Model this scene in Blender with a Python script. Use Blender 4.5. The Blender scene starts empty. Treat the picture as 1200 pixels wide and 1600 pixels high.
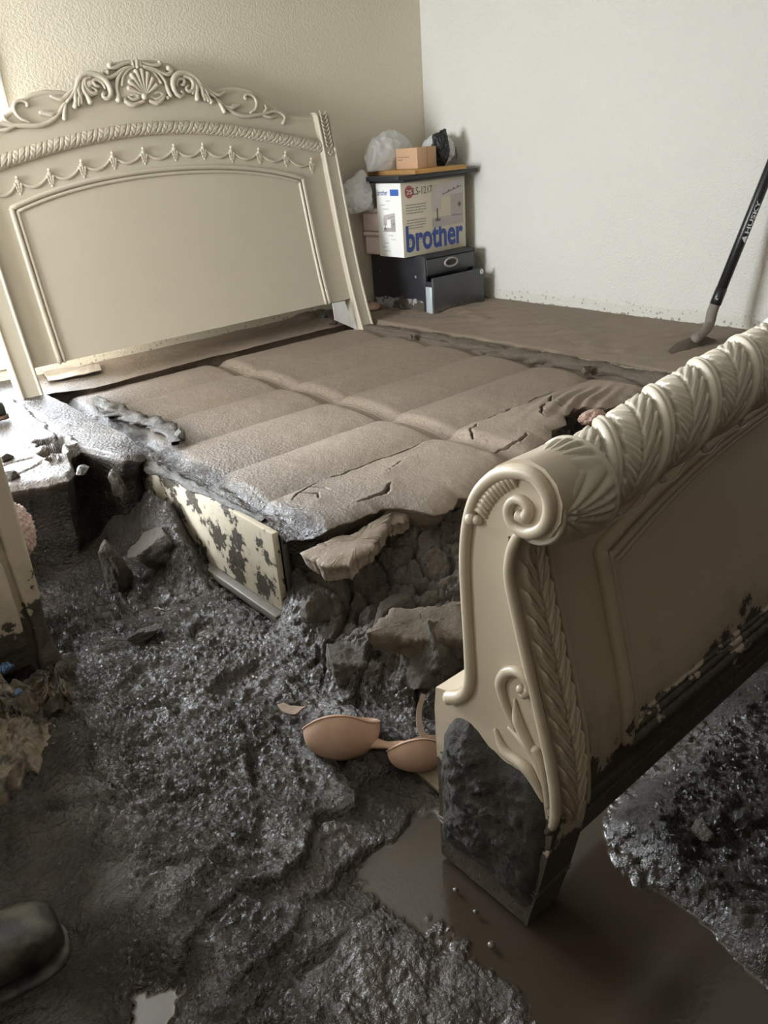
import bpy, bmesh, math, random
import numpy as np
from mathutils import Matrix, Vector

# ------------------------------------------------------------------ camera
F_PX = 1215.46
CAM = np.array([0.0, 0.0, 1.4])
_yaw, _pit, _rol = np.radians([38.870, 25.492, -4.275])
def _basis():
    h = np.array([math.sin(_yaw), math.cos(_yaw), 0.0])
    fw = h * math.cos(_pit) - np.array([0, 0, 1.0]) * math.sin(_pit)
    ri = np.array([math.cos(_yaw), -math.sin(_yaw), 0.0])
    up = np.cross(ri, fw)
    return (ri * math.cos(_rol) + up * math.sin(_rol), -ri * math.sin(_rol) + up * math.cos(_rol), fw)
RI, UP, FW = _basis()
scene = bpy.context.scene
C = scene.collection
cd = bpy.data.cameras.new('camera')
cam = bpy.data.objects.new('camera', cd)
C.objects.link(cam)
cd.sensor_fit = 'VERTICAL'
cd.sensor_height = 32.0
cd.lens = F_PX / 1600.0 * 32.0
cd.clip_start = 0.02
M4 = Matrix(((RI[0], UP[0], -FW[0], CAM[0]), (RI[1], UP[1], -FW[1], CAM[1]), (RI[2], UP[2], -FW[2], CAM[2]), (0, 0, 0, 1)))
cam.matrix_world = M4
scene.camera = cam

# ------------------------------------------------------------------ light
WX0, WX1, WZ0, WZ1 = -0.75, 1.38, 0.46, 2.12      # window opening in the back wall
YB = 4.33                                          # back wall plane
XR = 4.10                                          # right wall plane
XL, YF, ZC = -1.5, -0.9, 2.45
w = bpy.data.worlds.new('world'); scene.world = w
w.use_nodes = True
w.node_tree.nodes['Background'].inputs[0].default_value = (0.80, 0.90, 1.0, 1)
w.node_tree.nodes['Background'].inputs[1].default_value = 1.2
ld = bpy.data.lights.new('window_daylight', 'AREA')
ld.shape = 'RECTANGLE'; ld.size = WX1 - WX0 + 0.2; ld.size_y = WZ1 - WZ0 + 0.1
ld.energy = 310.0
ld.color = (0.86, 0.93, 1.0)
lo = bpy.data.objects.new('window_daylight', ld)
C.objects.link(lo)
lo.location = ((WX0 + WX1) / 2, YB + 0.22, (WZ0 + WZ1) / 2)
lo.rotation_euler = (math.radians(-90), 0, 0)      # shines toward -y, into the room
LY0, LY1, LZ0, LZ1 = 2.80, 4.10, 0.95, 2.12       # unseen window added in the left wall to light right wall and headboard
l2 = bpy.data.lights.new('added_side_light', 'AREA')
l2.shape = 'RECTANGLE'; l2.size = LZ1 - LZ0 + 0.1; l2.size_y = LY1 - LY0 + 0.1
l2.energy = 190.0
l2.color = (0.90, 0.95, 1.0)
lo2 = bpy.data.objects.new('added_side_light', l2)
C.objects.link(lo2)
lo2.location = (XL - 0.22, (LY0 + LY1) / 2, (LZ0 + LZ1) / 2)
lo2.rotation_euler = (0, math.radians(-90), 0)     # shines toward +x
vs = scene.view_settings
vs.view_transform = 'Standard'; vs.look = 'None'; vs.gamma = 1.0; vs.use_curve_mapping = False
vs.exposure = 0.78
scene.cycles.max_bounces = 7; scene.cycles.glossy_bounces = 2; scene.cycles.transmission_bounces = 4; scene.cycles.caustics_reflective = False; scene.cycles.caustics_refractive = False

# ------------------------------------------------------------------ helpers
def ray(x, y):
    return (x - 600) * RI - (y - 800) * UP + F_PX * FW
def onz(x, y, z):
    d = ray(x, y); return CAM + d * ((z - CAM[2]) / d[2])
def ony(x, y, Y):
    d = ray(x, y); return CAM + d * ((Y - CAM[1]) / d[1])
def onx(x, y, X):
    d = ray(x, y); return CAM + d * ((X - CAM[0]) / d[0])

def _hash(ix, iy, iz, seed):
    h = (ix * 374761393 + iy * 668265263 + iz * 2147483647 + seed * 974634777) & 0xFFFFFFFF
    h = ((h ^ (h >> 13)) * 1274126177) & 0xFFFFFFFF
    h = ((h ^ (h >> 16)) * 2246822519) & 0xFFFFFFFF
    return ((h ^ (h >> 15)) & 0xFFFFFF) / float(0xFFFFFF) * 2 - 1
def noise(x, y, z=0.0, seed=0):
    x, y, z = np.broadcast_arrays(np.asarray(x, float), np.asarray(y, float), np.asarray(z, float))
    ix, iy, iz = np.floor(x).astype(np.int64), np.floor(y).astype(np.int64), np.floor(z).astype(np.int64)
    fx, fy, fz = x - ix, y - iy, z - iz
    u, v, q = fx * fx * (3 - 2 * fx), fy * fy * (3 - 2 * fy), fz * fz * (3 - 2 * fz)
    flat = bool(np.all(z == 0))
    def lay(k):
        a, b = _hash(ix, iy, iz + k, seed), _hash(ix + 1, iy, iz + k, seed)
        c, d = _hash(ix, iy + 1, iz + k, seed), _hash(ix + 1, iy + 1, iz + k, seed)
        return (a * (1 - u) + b * u) * (1 - v) + (c * (1 - u) + d * u) * v
    if flat:
        return lay(0)
    return lay(0) * (1 - q) + lay(1) * q
def fbm(x, y, z=0.0, o=4, seed=0, g=0.5):
    s, a, t = 0.0, 1.0, 0.0
    for k in range(o):
        s = s + a * noise(np.asarray(x) * 2 ** k + 17.3 * k, np.asarray(y) * 2 ** k + 5.1 * k, np.asarray(z) * 2 ** k, seed + k); t += a; a *= g
    return s / t
def voro(x, y, seed=0):
    """distance to nearest and second nearest jittered cell point, and a cell value"""
    x, y = np.asarray(x, float), np.asarray(y, float)
    ix, iy = np.floor(x).astype(np.int64), np.floor(y).astype(np.int64)
    d1 = np.full(x.shape, 9.0); d2 = np.full(x.shape, 9.0); cv = np.zeros(x.shape)
    for a in (-1, 0, 1):
        for b in (-1, 0, 1):
            cx = ix + a + 0.5 + 0.42 * _hash(ix + a, iy + b, 0 * ix, seed)
            cy = iy + b + 0.5 + 0.42 * _hash(ix + a, iy + b, 0 * ix + 1, seed)
            v = _hash(ix + a, iy + b, 0 * ix + 2, seed)
            d = np.hypot(cx - x, cy - y)
            n = d < d1
            d2 = np.where(n, d1, np.minimum(d2, d)); cv = np.where(n, v, cv); d1 = np.where(n, d, d1)
    return d1, d2, cv
def sstep(a, b, x):
    t = np.clip((np.asarray(x, float) - a) / (b - a), 0, 1); return t * t * (3 - 2 * t)
def seg_dist(X, Y, pts):
    """distance to a polyline and the parameter 0..1 along it"""
    best = np.full(np.shape(X), 1e9); par = np.zeros(np.shape(X)); n = len(pts) - 1
    for i in range(n):
        ax, ay = pts[i][:2]; bx, by = pts[i + 1][:2]
        dx, dy = bx - ax, by - ay
        t = np.clip(((X - ax) * dx + (Y - ay) * dy) / (dx * dx + dy * dy + 1e-12), 0, 1)
        d = np.hypot(X - ax - t * dx, Y - ay - t * dy)
        k = d < best
        best = np.where(k, d, best); par = np.where(k, (i + t) / n, par)
    return best, par
def smooth_path(pts, n):
    """Catmull-Rom resample to n points"""
    p = np.asarray(pts, float)
    if len(p) < 3:
        t = np.linspace(0, 1, n)[:, None]; return p[0] * (1 - t) + p[-1] * t
    q = np.vstack([2 * p[0] - p[1], p, 2 * p[-1] - p[-2]])
    m = len(p) - 1
    out = []
    for t in np.linspace(0, m - 1e-9, n):
        i = int(t); f = t - i
        a, b, c, d = q[i], q[i + 1], q[i + 2], q[i + 3]
        out.append(0.5 * ((2 * b) + (c - a) * f + (2 * a - 5 * b + 4 * c - d) * f * f + (3 * b - a - 3 * c + d) * f ** 3))
    return np.array(out)

class MB:
    """collects shapes into one mesh"""
    def __init__(s): s.v = []; s.f = []; s.n = 0
    def add(s, v, f):
        v = np.asarray(v, float).reshape(-1, 3)
        s.v.append(v); k = s.n
        s.f.extend([tuple(int(i) + k for i in q) for q in f]); s.n += len(v); return s
    def grid(s, P, flip=False, closeu=False, closev=False):
        P = np.asarray(P, float); a, b = P.shape[:2]
        I = np.arange(a * b).reshape(a, b)
        if closeu: I = np.vstack([I, I[:1]])
        if closev: I = np.hstack([I, I[:, :1]])
        q = np.stack([I[:-1, :-1], I[1:, :-1], I[1:, 1:], I[:-1, 1:]], -1).reshape(-1, 4)
        if flip: q = q[:, ::-1]
        return s.add(P.reshape(-1, 3), q.tolist())
    def box(s, lo, hi, b=0.0, rotz=0.0, piv=None):
        lo = np.array(lo, float); hi = np.array(hi, float)
        b = min(b, 0.45 * float(np.min(hi - lo)))
        if b <= 0:
            V = np.array([[x, y, z] for x in (lo[0], hi[0]) for y in (lo[1], hi[1]) for z in (lo[2], hi[2])])
            Fc = [(0, 1, 3, 2), (4, 6, 7, 5), (0, 4, 5, 1), (2, 3, 7, 6), (0, 2, 6, 4), (1, 5, 7, 3)]
        else:
            bm = bmesh.new(); bmesh.ops.create_cube(bm, size=1.0)
            for v in bm.verts: v.co = Vector(((v.co.x + .5) * (hi[0] - lo[0]) + lo[0], (v.co.y + .5) * (hi[1] - lo[1]) + lo[1], (v.co.z + .5) * (hi[2] - lo[2]) + lo[2]))
            bmesh.ops.bevel(bm, geom=bm.edges[:], offset=b, segments=2, affect='EDGES', profile=0.5)
            bm.verts.index_update()
            V = np.array([v.co[:] for v in bm.verts]); Fc = [tuple(v.index for v in f.verts) for f in bm.faces]; bm.free()
        if rotz:
            p = (lo + hi) / 2 if piv is None else np.array(piv, float)
            c, si = math.cos(rotz), math.sin(rotz); D = V - p
            V = p + np.stack([D[:, 0] * c - D[:, 1] * si, D[:, 0] * si + D[:, 1] * c, D[:, 2]], 1)
        return s.add(V, Fc)
    def tube(s, path, r, n=10, samples=None, flat=None, caps=True):
        """swept tube; r scalar or list along the path; flat=(normal, k) squashes it along normal"""
        P = np.asarray(path, float)
        if samples: P = smooth_path(P, samples)
        m = len(P)
        R = np.interp(np.linspace(0, 1, m), np.linspace(0, 1, np.size(r)), np.atleast_1d(r)) if np.size(r) > 1 else np.full(m, float(np.atleast_1d(r)[0]))
        T = np.gradient(P, axis=0); T /= np.linalg.norm(T, axis=1)[:, None] + 1e-12
        ref = np.array([0, 0, 1.0]) if abs(T[0][2]) < 0.9 else np.array([0, 1.0, 0])
        N = []; nrm = ref - T[0] * (ref @ T[0]); nrm /= np.linalg.norm(nrm)
        for i in range(m):
            nrm = nrm - T[i] * (nrm @ T[i]); nrm /= np.linalg.norm(nrm) + 1e-12; N.append(nrm)
        N = np.array(N); B = np.cross(T, N)
        a = np.linspace(0, 2 * math.pi, n, endpoint=False)
        O = R[:, None, None] * (np.cos(a)[None, :, None] * N[:, None] + np.sin(a)[None, :, None] * B[:, None])
        if flat is not None:
            fn = np.array(flat[0], float); fn /= np.linalg.norm(fn)
            O = O - (1 - flat[1]) * (O @ fn)[..., None] * fn
        G = P[:, None] + O
        s.grid(G, closev=True)
        if caps:
            k = s.n - m * n
            e0 = P[0] - T[0] * R[0] * .7; e1 = P[-1] + T[-1] * R[-1] * .7
            s.v.append(np.array([e0, e1])); c0 = s.n; s.n += 2
            for j in range(n):
                j2 = (j + 1) % n
                s.f.append((c0, k + j, k + j2)); s.f.append((c0 + 1, k + (m - 1) * n + j2, k + (m - 1) * n + j))
        return s
    def ball(s, c, r, sx=1, sy=1, sz=1, n=10):
        th = np.linspace(0, math.pi, n); ph = np.linspace(0, 2 * math.pi, 2 * n, endpoint=False)
        G = np.stack([np.sin(th)[:, None] * np.cos(ph)[None] * r * sx + c[0], np.sin(th)[:, None] * np.sin(ph)[None] * r * sy + c[1], np.cos(th)[:, None] * np.ones_like(ph)[None] * r * sz + c[2]], -1)
        return s.grid(G, closev=True)
    def prism(s, poly, axis, a, b):
        """extrude a 2D polygon (list of (u,v)) along axis from a to b; u,v are the two other axes in order"""
        n = len(poly); V = []
        for t in (a, b):
            for (u, v) in poly:
                V.append((t, u, v) if axis == 0 else ((u, t, v) if axis == 1 else (u, v, t)))
        Fc = [(i, (i + 1) % n, n + (i + 1) % n, n + i) for i in range(n)]
        Fc += [tuple(range(n))[::-1], tuple(range(n, 2 * n))]
        return s.add(V, Fc)
    def build(s, name, mat, parent=None, smooth=True, angle=None, attrs=None):
        V = np.concatenate(s.v)
        me = bpy.data.meshes.new(name)
        me.from_pydata(V.tolist(), [], s.f)
        me.validate()
        bm = bmesh.new(); bm.from_mesh(me)
        bmesh.ops.recalc_face_normals(bm, faces=bm.faces[:])
        bm.to_mesh(me); bm.free()
        return link(name, me, mat, parent, smooth, angle)

def link(name, me, mat, parent=None, smooth=True, angle=None):
    if smooth:
        me.polygons.foreach_set('use_smooth', [True] * len(me.polygons))
        if angle is not None:
            try: me.set_sharp_from_angle(angle=math.radians(angle))
            except Exception: pass
    o = bpy.data.objects.new(name, me)
    if mat: me.materials.append(mat)
    C.objects.link(o)
    if parent is not None: o.parent = parent
    return o
def fast_grid(name, P, mat, parent=None, attr=None, flip=False):
    """big grid mesh written with foreach_set; attr = dict name -> per-vertex float array"""
    P = np.asarray(P, np.float32); a, b = P.shape[:2]
    I = np.arange(a * b, dtype=np.int32).reshape(a, b)
    q = np.stack([I[:-1, :-1], I[1:, :-1], I[1:, 1:], I[:-1, 1:]], -1).reshape(-1, 4)
    if flip: q = q[:, ::-1]
    me = bpy.data.meshes.new(name)
    me.vertices.add(a * b); me.vertices.foreach_set('co', P.reshape(-1))
    me.loops.add(q.size); me.loops.foreach_set('vertex_index', np.ascontiguousarray(q).reshape(-1))
    me.polygons.add(len(q)); me.polygons.foreach_set('loop_start', np.arange(0, q.size, 4, dtype=np.int32))
    me.update(calc_edges=True); me.validate()
    for k, v in (attr or {}).items():
        at = me.attributes.new(k, 'FLOAT', 'POINT'); at.data.foreach_set('value', np.asarray(v, np.float32).reshape(-1))
    return link(name, me, mat, parent, True)

def tag(o, label=None, cat=None, group=None, kind=None):
    if label: o['label'] = label
    if cat: o['category'] = cat
    if group: o['group'] = group
    if kind: o['kind'] = kind
    return o
def empty(name, loc=(0, 0, 0)):
    o = bpy.data.objects.new(name, None); C.objects.link(o); o.empty_display_size = 0.1
    # parts are modelled in world coordinates, so the parent stays at the origin
    return o
def base_at(root, loc):
    """move the Empty to the thing's base while its parts stay where they are"""
    root.location = loc
    inv = Matrix.Translation(Vector(loc)).inverted()
    for ch in root.children: ch.matrix_parent_inverse = inv

# ------------------------------------------------------------------ materials
class NT:
    def __init__(s, name):
        s.m = bpy.data.materials.new(name); s.m.use_nodes = True
        s.t = s.m.node_tree; s.b = s.t.nodes['Principled BSDF']; s.out = s.t.nodes['Material Output']
    def n(s, ty, **k):
        o = s.t.nodes.new(ty)
        for a, b in k.items(): setattr(o, a, b)
        return o
    def l(s, a, b): s.t.links.new(a, b)
    def coord(s): 
        g = s.n('ShaderNodeNewGeometry'); return g.outputs['Position']
    def noise(s, scale, detail=4, rough=.55, vec=None, dist=0.0):
        q = s.n('ShaderNodeTexNoise'); q.inputs['Scale'].default_value = scale; q.inputs['Detail'].default_value = detail
        q.inputs['Roughness'].default_value = rough; q.inputs['Distortion'].default_value = dist
        s.l(vec if vec is not None else s.coord(), q.inputs['Vector']); return q.outputs['Fac']
    def voronoi(s, scale, feature='F1', vec=None):
        q = s.n('ShaderNodeTexVoronoi'); q.feature = feature; q.inputs['Scale'].default_value = scale
        s.l(vec if vec is not None else s.coord(), q.inputs['Vector']); return q.outputs['Distance']
    def ramp(s, fac, stops, interp='LINEAR'):
        r = s.n('ShaderNodeValToRGB'); r.color_ramp.interpolation = interp
        e = r.color_ramp.elements
        while len(e) < len(stops): e.new(0.5)
        for k, (p, c) in enumerate(stops):
            e[k].position = p; e[k].color = (c, c, c, 1) if not hasattr(c, '__len__') else (*c, 1)
        s.l(fac, r.inputs['Fac']); return r.outputs['Color']
    def math(s, op, a, b=None, c=None, clamp=False):
        q = s.n('ShaderNodeMath', operation=op); q.use_clamp = clamp
        for k, v in enumerate((a, b, c)):
            if v is None: continue
            if isinstance(v, (int, float)): q.inputs[k].default_value = v
            else: s.l(v, q.inputs[k])
        return q.outputs[0]
    def mix(s, fac, a, b):
        q = s.n('ShaderNodeMix', data_type='RGBA')
        if isinstance(fac, (int, float)): q.inputs[0].default_value = fac
        else: s.l(fac, q.inputs[0])
        for k, v in ((6, a), (7, b)):
            if isinstance(v, (tuple, list)): q.inputs[k].default_value = (*v[:3], 1)
            else: s.l(v, q.inputs[k])
        return q.outputs[2]
    def mixf(s, fac, a, b):
        q = s.n('ShaderNodeMix', data_type='FLOAT')
        s.l(fac, q.inputs[0])
        for k, v in ((2, a), (3, b)):
            if isinstance(v, (int, float)): q.inputs[k].default_value = v
            else: s.l(v, q.inputs[k])
        return q.outputs[0]
    def sep(s):
        q = s.n('ShaderNodeSeparateXYZ'); s.l(s.coord(), q.inputs[0]); return q.outputs
    def attr(s, name):
        q = s.n('ShaderNodeAttribute', attribute_name=name); return q.outputs['Fac']
    def bump(s, h, strength=.5, dist=.01, prev=None):
        q = s.n('ShaderNodeBump'); q.inputs['Strength'].default_value = strength; q.inputs['Distance'].default_value = dist
        s.l(h, q.inputs['Height'])
        if prev is not None: s.l(prev, q.inputs['Normal'])
        return q.outputs[0]
    def set(s, color=None, rough=None, normal=None, metal=None, spec=None, coat=None, trans=None, alpha=None):
        for key, v in (('Base Color', color), ('Roughness', rough), ('Metallic', metal), ('Specular IOR Level', spec), ('Coat Weight', coat), ('Transmission Weight', trans), ('Alpha', alpha)):
            if v is None: continue
            if isinstance(v, (int, float)): s.b.inputs[key].default_value = v
            elif isinstance(v, (tuple, list)): s.b.inputs[key].default_value = (*v[:3], 1)
            else: s.l(v, s.b.inputs[key])
        if normal is not None: s.l(normal, s.b.inputs['Normal'])
        return s.m

def plain(name, col, rough=.5, var=.12, scale=30, metal=0.0, bump=0.0, spec=None):
    t = NT(name); f = t.noise(scale)
    c = t.mix(f, tuple(max(0, x * (1 - var)) for x in col), tuple(min(1, x * (1 + var)) for x in col))
    nr = t.bump(t.noise(scale * 4), .4, bump) if bump else None
    return t.set(color=c, rough=rough, metal=metal, normal=nr, spec=spec)

MAT = {}
DRY_A, DRY_B = (.215, .160, .114), (.305, .236, .175)
WETC = (.031, .024, .017)

# painted stucco walls: orange-peel relief, mould specks just above the mud line
def wall_mat(name, col, mould):
    t = NT(name)
    n1 = t.noise(120, 1, .5); n2 = t.noise(75, 3, .6)
    h = t.math('ADD', t.math('MULTIPLY', n1, .7), n2)
    nb = t.bump(h, .55 if name == 'white_wall' else .32, .010)
    c = t.mix(t.noise(2.0, 3), tuple(x * .95 for x in col), tuple(min(1, x * 1.03) for x in col))
    if mould:
        z = t.sep()[2]
        near = t.math('SUBTRACT', 1.0, t.math('MULTIPLY', t.math('SUBTRACT', z, .36), 9.0), clamp=True)
        v = t.voronoi(32, 'F1'); big = t.noise(5, 2)
        sp = t.math('MULTIPLY', t.math('LESS_THAN', v, t.math('MULTIPLY', big, .44)), near)
        sp = t.math('MULTIPLY', sp, .75)
        c = t.mix(sp, c, (.05, .045, .035))
        # dirt splash along the foot of the wall
        sl = t.math('GREATER_THAN', t.math('ADD', near, t.math('MULTIPLY', t.noise(28, 4), .75)), 1.33)
        c = t.mix(t.math('MULTIPLY', sl, .8), c, (.22, .175, .13))
        ln = t.math('GREATER_THAN', t.math('ADD', near, t.math('MULTIPLY', t.noise(6, 3), .5)), .62)
        c = t.mix(t.math('MULTIPLY', ln, .16), c, (.45, .40, .28))
    return t.set(color=c, rough=.62, normal=nb)
MAT['wall_back'] = wall_mat('cream_wall', (.74, .675, .55), True)
MAT['wall_right'] = wall_mat('white_wall', (.70, .685, .63), True)
MAT['ceiling'] = plain('ceiling_cream', (.58, .55, .48), .8)

# cream painted furniture with mud kept below a ragged height line
def cream_mat(name, mud_z=None, patches=0.0, col=(.515, .46, .365), soft=.22, rough=.34):
    t = NT(name)
    c = t.mix(t.noise(6, 4), tuple(x * .93 for x in col), tuple(x * 1.04 for x in col))
    c = t.mix(t.math('MULTIPLY', t.ramp(t.noise(140, 3, .7), [(.62, 0.0), (.72, 1.0)]), .10), c, (.30, .26, .19))
    r = rough; nb = None
    if mud_z is not None or patches:
        n1 = t.noise(9, 6, .62); n2 = t.noise(34, 5, .6)
        nn = t.math('ADD', t.math('MULTIPLY', n1, .75), t.math('MULTIPLY', n2, .25))
        if mud_z is not None:
            z = t.sep()[2]
            hgt = t.math('DIVIDE', t.math('SUBTRACT', mud_z, z), soft)
            msk = t.math('ADD', hgt, t.math('MULTIPLY', t.math('SUBTRACT', nn, .5), 4.2))
        else:
            msk = t.math('SUBTRACT', t.math('MULTIPLY', nn, 10.0), 10.0 * (1 - patches))
        m = t.ramp(msk, [(.46, 0.0), (.54, 1.0)])
        mudc = t.mix(t.noise(22, 5), (.030, .025, .018), (.10, .082, .06))
        thin = t.math('MULTIPLY', t.ramp(msk, [(.0, 0.0), (.5, 1.0)]), .45)
        c = t.mix(thin, c, (.27, .22, .16))
        c = t.mix(m, c, mudc)
        r = t.mixf(m, rough, .62)
        nb = t.bump(t.math('MULTIPLY', m, t.math('ADD', .6, t.noise(60, 5))), .9, .006)
    return t.set(color=c, rough=r, normal=nb)
MAT['cream'] = cream_mat('cream_paint')
MAT['cream_foot'] = cream_mat('cream_paint_muddy_foot', .455, col=(.54, .455, .345), soft=.15)
MAT['cream_post'] = cream_mat('cream_paint_muddy_post', .34, col=(.56, .475, .365), soft=.14)
MAT['cream_rail'] = cream_mat('cream_paint_muddy_rail', None, .535, col=(.56, .50, .39), rough=.45)

def mud_mat(name):
    """attribute wet: 0 dry crust, 1 wet; attribute pool: 1 standing slurry"""
    t = NT(name)
    wet = t.attr('wet'); pool = t.attr('pool')
    n1 = t.noise(3.0, 3, .6); n2 = t.noise(45, 4, .65); n3 = t.noise(190, 3, .75)
    dry = t.mix(t.math('ADD', t.math('MULTIPLY', n1, .6), t.math('MULTIPLY', n2, .4)), DRY_A, DRY_B)
    wc = t.mix(n2, tuple(x * .7 for x in WETC), tuple(x * 1.5 for x in WETC))
    wc = t.mix(pool, wc, (.052, .039, .027))
    c = t.mix(wet, dry, wc)
    r = t.mixf(wet, .85, t.mixf(n2, .05, .20))
    r = t.mixf(pool, r, .12)
    r = t.mixf(t.attr('matte'), r, .75)
    lump = t.voronoi(82, 'F1'); area = t.ramp(t.noise(5, 2), [(.38, .25), (.6, 1.0)])
    hw = t.math('ADD', t.math('MULTIPLY', n3, .8), t.math('MULTIPLY', lump, -.75))
    hw = t.math('ADD', t.math('MULTIPLY', hw, area), t.math('MULTIPLY', n2, .7))
    hd = t.math('ADD', t.math('MULTIPLY', n2, .22), t.math('MULTIPLY', n3, .30))
    h = t.mixf(wet, hd, hw)
    k = t.math('SUBTRACT', 1.0, t.math('MULTIPLY', pool, .985))
    nb = t.bump(t.math('MULTIPLY', h, k), 1.0, .014)
    return t.set(color=c, rough=r, normal=nb, spec=.75)
MAT['mud'] = mud_mat('flood_mud')
def damp_mat(name, a, b, rough=.7, bump=.012, sc=1.0):
    t = NT(name)
    n2 = t.noise(14 * sc, 6, .7); n3 = t.noise(80 * sc, 5, .75)
    c = t.mix(t.math('ADD', t.math('MULTIPLY', n2, .6), t.math('MULTIPLY', n3, .4)), a, b)
    h = t.math('ADD', t.math('MULTIPLY', n2, 1.6), t.math('MULTIPLY', n3, .8))
    return t.set(color=c, rough=rough, normal=t.bump(h, .9, bump))
MAT['damp'] = damp_mat('damp_mud_clod', (.042, .033, .023), (.095, .076, .054))
MAT['clod'] = damp_mat('half_dry_mud_clod', (.085, .066, .048), (.175, .138, .10), .85)
MAT['dryclod'] = damp_mat('dry_mud_crust', (.20, .16, .12), (.31, .25, .195), .85, .006)
MAT['wetclod'] = damp_mat('wet_mud_lump', (.04, .034, .026), (.085, .072, .056), .3, .008, 2)
MAT['cake'] = damp_mat('black_mud_cake', (.022, .019, .015), (.080, .068, .052), .6, .014, 2)
# ================================================================== room shell
def slab_box(name, boxes, mat, label=None):
    m = MB()
    for lo, hi in boxes: m.box(lo, hi)
    o = m.build(name, mat, smooth=False); o['kind'] = 'structure'
    if label: o['label'] = label
    return o
T = 0.14
slab_box('wall_back', [((XL - T, YB, -.1), (WX0, YB + T, ZC)), ((WX1, YB, -.1), (XR + T, YB + T, ZC)),
                       ((WX0, YB, -.1), (WX1, YB + T, WZ0)), ((WX0, YB, WZ1), (WX1, YB + T, ZC))], MAT['wall_back'], 'cream stucco wall behind the headboard')
slab_box('wall_right', [((XR, YF - T, -.1), (XR + T, YB, ZC))], MAT['wall_right'], 'white stucco wall with mould specks above the mud')
DX0, DX1 = -0.9, 0.1      # doorway behind the photographer
slab_box('wall_left', [((XL - T, YF - T, -.1), (XL, LY0, ZC)), ((XL - T, LY1, -.1), (XL, YB, ZC)), ((XL - T, LY0, -.1), (XL, LY1, LZ0)), ((XL - T, LY0, LZ1), (XL, LY1, ZC))], MAT['wall_back'], 'cream stucco wall left of the bed')
MAT['front_dark'] = plain('dark_front_wall', (.10, .077, .054), .5, .3, 8)  # unseen front wall coloured dark to hold back bounced light
slab_box('wall_front', [((XL, YF - T, -.1), (XR, YF, ZC))], MAT['front_dark'], 'unseen wall opposite the headboard, dark brown to cut bounce light')
slab_box('ceiling', [((XL - T, YF - T, ZC), (XR + T, YB + T, ZC + .1))], MAT['ceiling'], 'white ceiling')

# window
win = empty('window_1'); win['kind'] = 'structure'; win['label'] = 'bright white framed window behind the headboard'
wm = plain('window_frame_white', (.80, .80, .78), .4)
m = MB()
for lo, hi in (((WX0, YB - .015, WZ0 - .0), (WX0 + .06, YB + .10, WZ1)), ((WX1 - .06, YB - .015, WZ0), (WX1, YB + .10, WZ1)),
               ((WX0 + .06, YB - .015, WZ1 - .06), (WX1 - .06, YB + .10, WZ1)), ((WX0 + .06, YB - .015, WZ0), (WX1 - .06, YB + .10, WZ0 + .05))):
    m.box(lo, hi, .006)
m.build('window_frame', wm, win)
m = MB().box(((WX0 + WX1) / 2 - .03, YB + .01, WZ0 + .05), ((WX0 + WX1) / 2 + .03, YB + .08, WZ1 - .06), .005)
m.build('mullion', wm, win)
t = NT('window_glass')
tr = t.n('ShaderNodeBsdfTransparent'); gl = t.n('ShaderNodeBsdfGlossy'); gl.inputs['Roughness'].default_value = .02
mx = t.n('ShaderNodeMixShader'); fr = t.n('ShaderNodeFresnel'); fr.inputs[0].default_value = 1.3
t.l(fr.outputs[0], mx.inputs[0]); t.l(tr.outputs[0], mx.inputs[1]); t.l(gl.outputs[0], mx.inputs[2]); t.l(mx.outputs[0], t.out.inputs['Surface'])
MAT['glass'] = t.m
xm = (WX0 + WX1) / 2
for a, b in ((WX0 + .06, xm - .03), (xm + .03, WX1 - .06)):
    MB().box((a, YB + .04, WZ0 + .05), (b, YB + .046, WZ1 - .06)).build('pane', MAT['glass'], win, smooth=False)

added_win = empty('added_window'); added_win['kind'] = 'structure'; added_win['label'] = 'white framed unseen window added in the left wall for its light'
m = MB()
for lo, hi in (((XL - .10, LY0, LZ0), (XL + .015, LY0 + .05, LZ1)), ((XL - .10, LY1 - .05, LZ0), (XL + .015, LY1, LZ1)), ((XL - .10, LY0 + .05, LZ1 - .05), (XL + .015, LY1 - .05, LZ1)), ((XL - .10, LY0 + .05, LZ0), (XL + .015, LY1 - .05, LZ0 + .05))):
    m.box(lo, hi, .005)
m.build('window_frame', wm, added_win)
MB().box((XL - .046, LY0 + .05, LZ0 + .05), (XL - .04, LY1 - .05, LZ1 - .05)).build('pane', MAT['glass'], added_win, smooth=False)

# baseboards, mostly under the mud
bbm = plain('baseboard_white', (.70, .68, .60), .5)
for nm, lo, hi in (('baseboard_right', (XR - .014, 0.9, 0), (XR, 3.7, .11)), ('baseboard_back', (1.4, YB - .014, 0), (XR - .014, YB, .11))):
    MB().box(lo, hi, .004).build(nm, bbm)['kind'] = 'structure'

# ================================================================== wet mud floor
def axis(*seg):
    out = []
    for a, b, st in seg: out.append(np.arange(a, b - st * .5, st))
    out.append([seg[-1][1]]); return np.concatenate(out)
gx = axis((XL, -.25, .03), (-.25, 1.75, .0055), (1.75, 2.9, .012), (2.9, XR, .03))
gy = axis((YF, .1, .03), (.1, 2.0, .0055), (2.0, 2.9, .0065), (2.9, YB, .03))
X, Y = np.meshgrid(gx, gy, indexing='ij')
def in_poly_depth(X, Y, poly):
    """signed distance, positive inside"""
    d, _ = seg_dist(X, Y, poly + poly[:1])
    ins = np.zeros(X.shape, bool); n = len(poly)
    for i in range(n):
        (x1, y1), (x2, y2) = poly[i], poly[(i + 1) % n]
        c = ((y1 > Y) != (y2 > Y)) & (X < (x2 - x1) * (Y - y1) / (y2 - y1 + 1e-12) + x1)
        ins ^= c
    return np.where(ins, d, -d)
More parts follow.
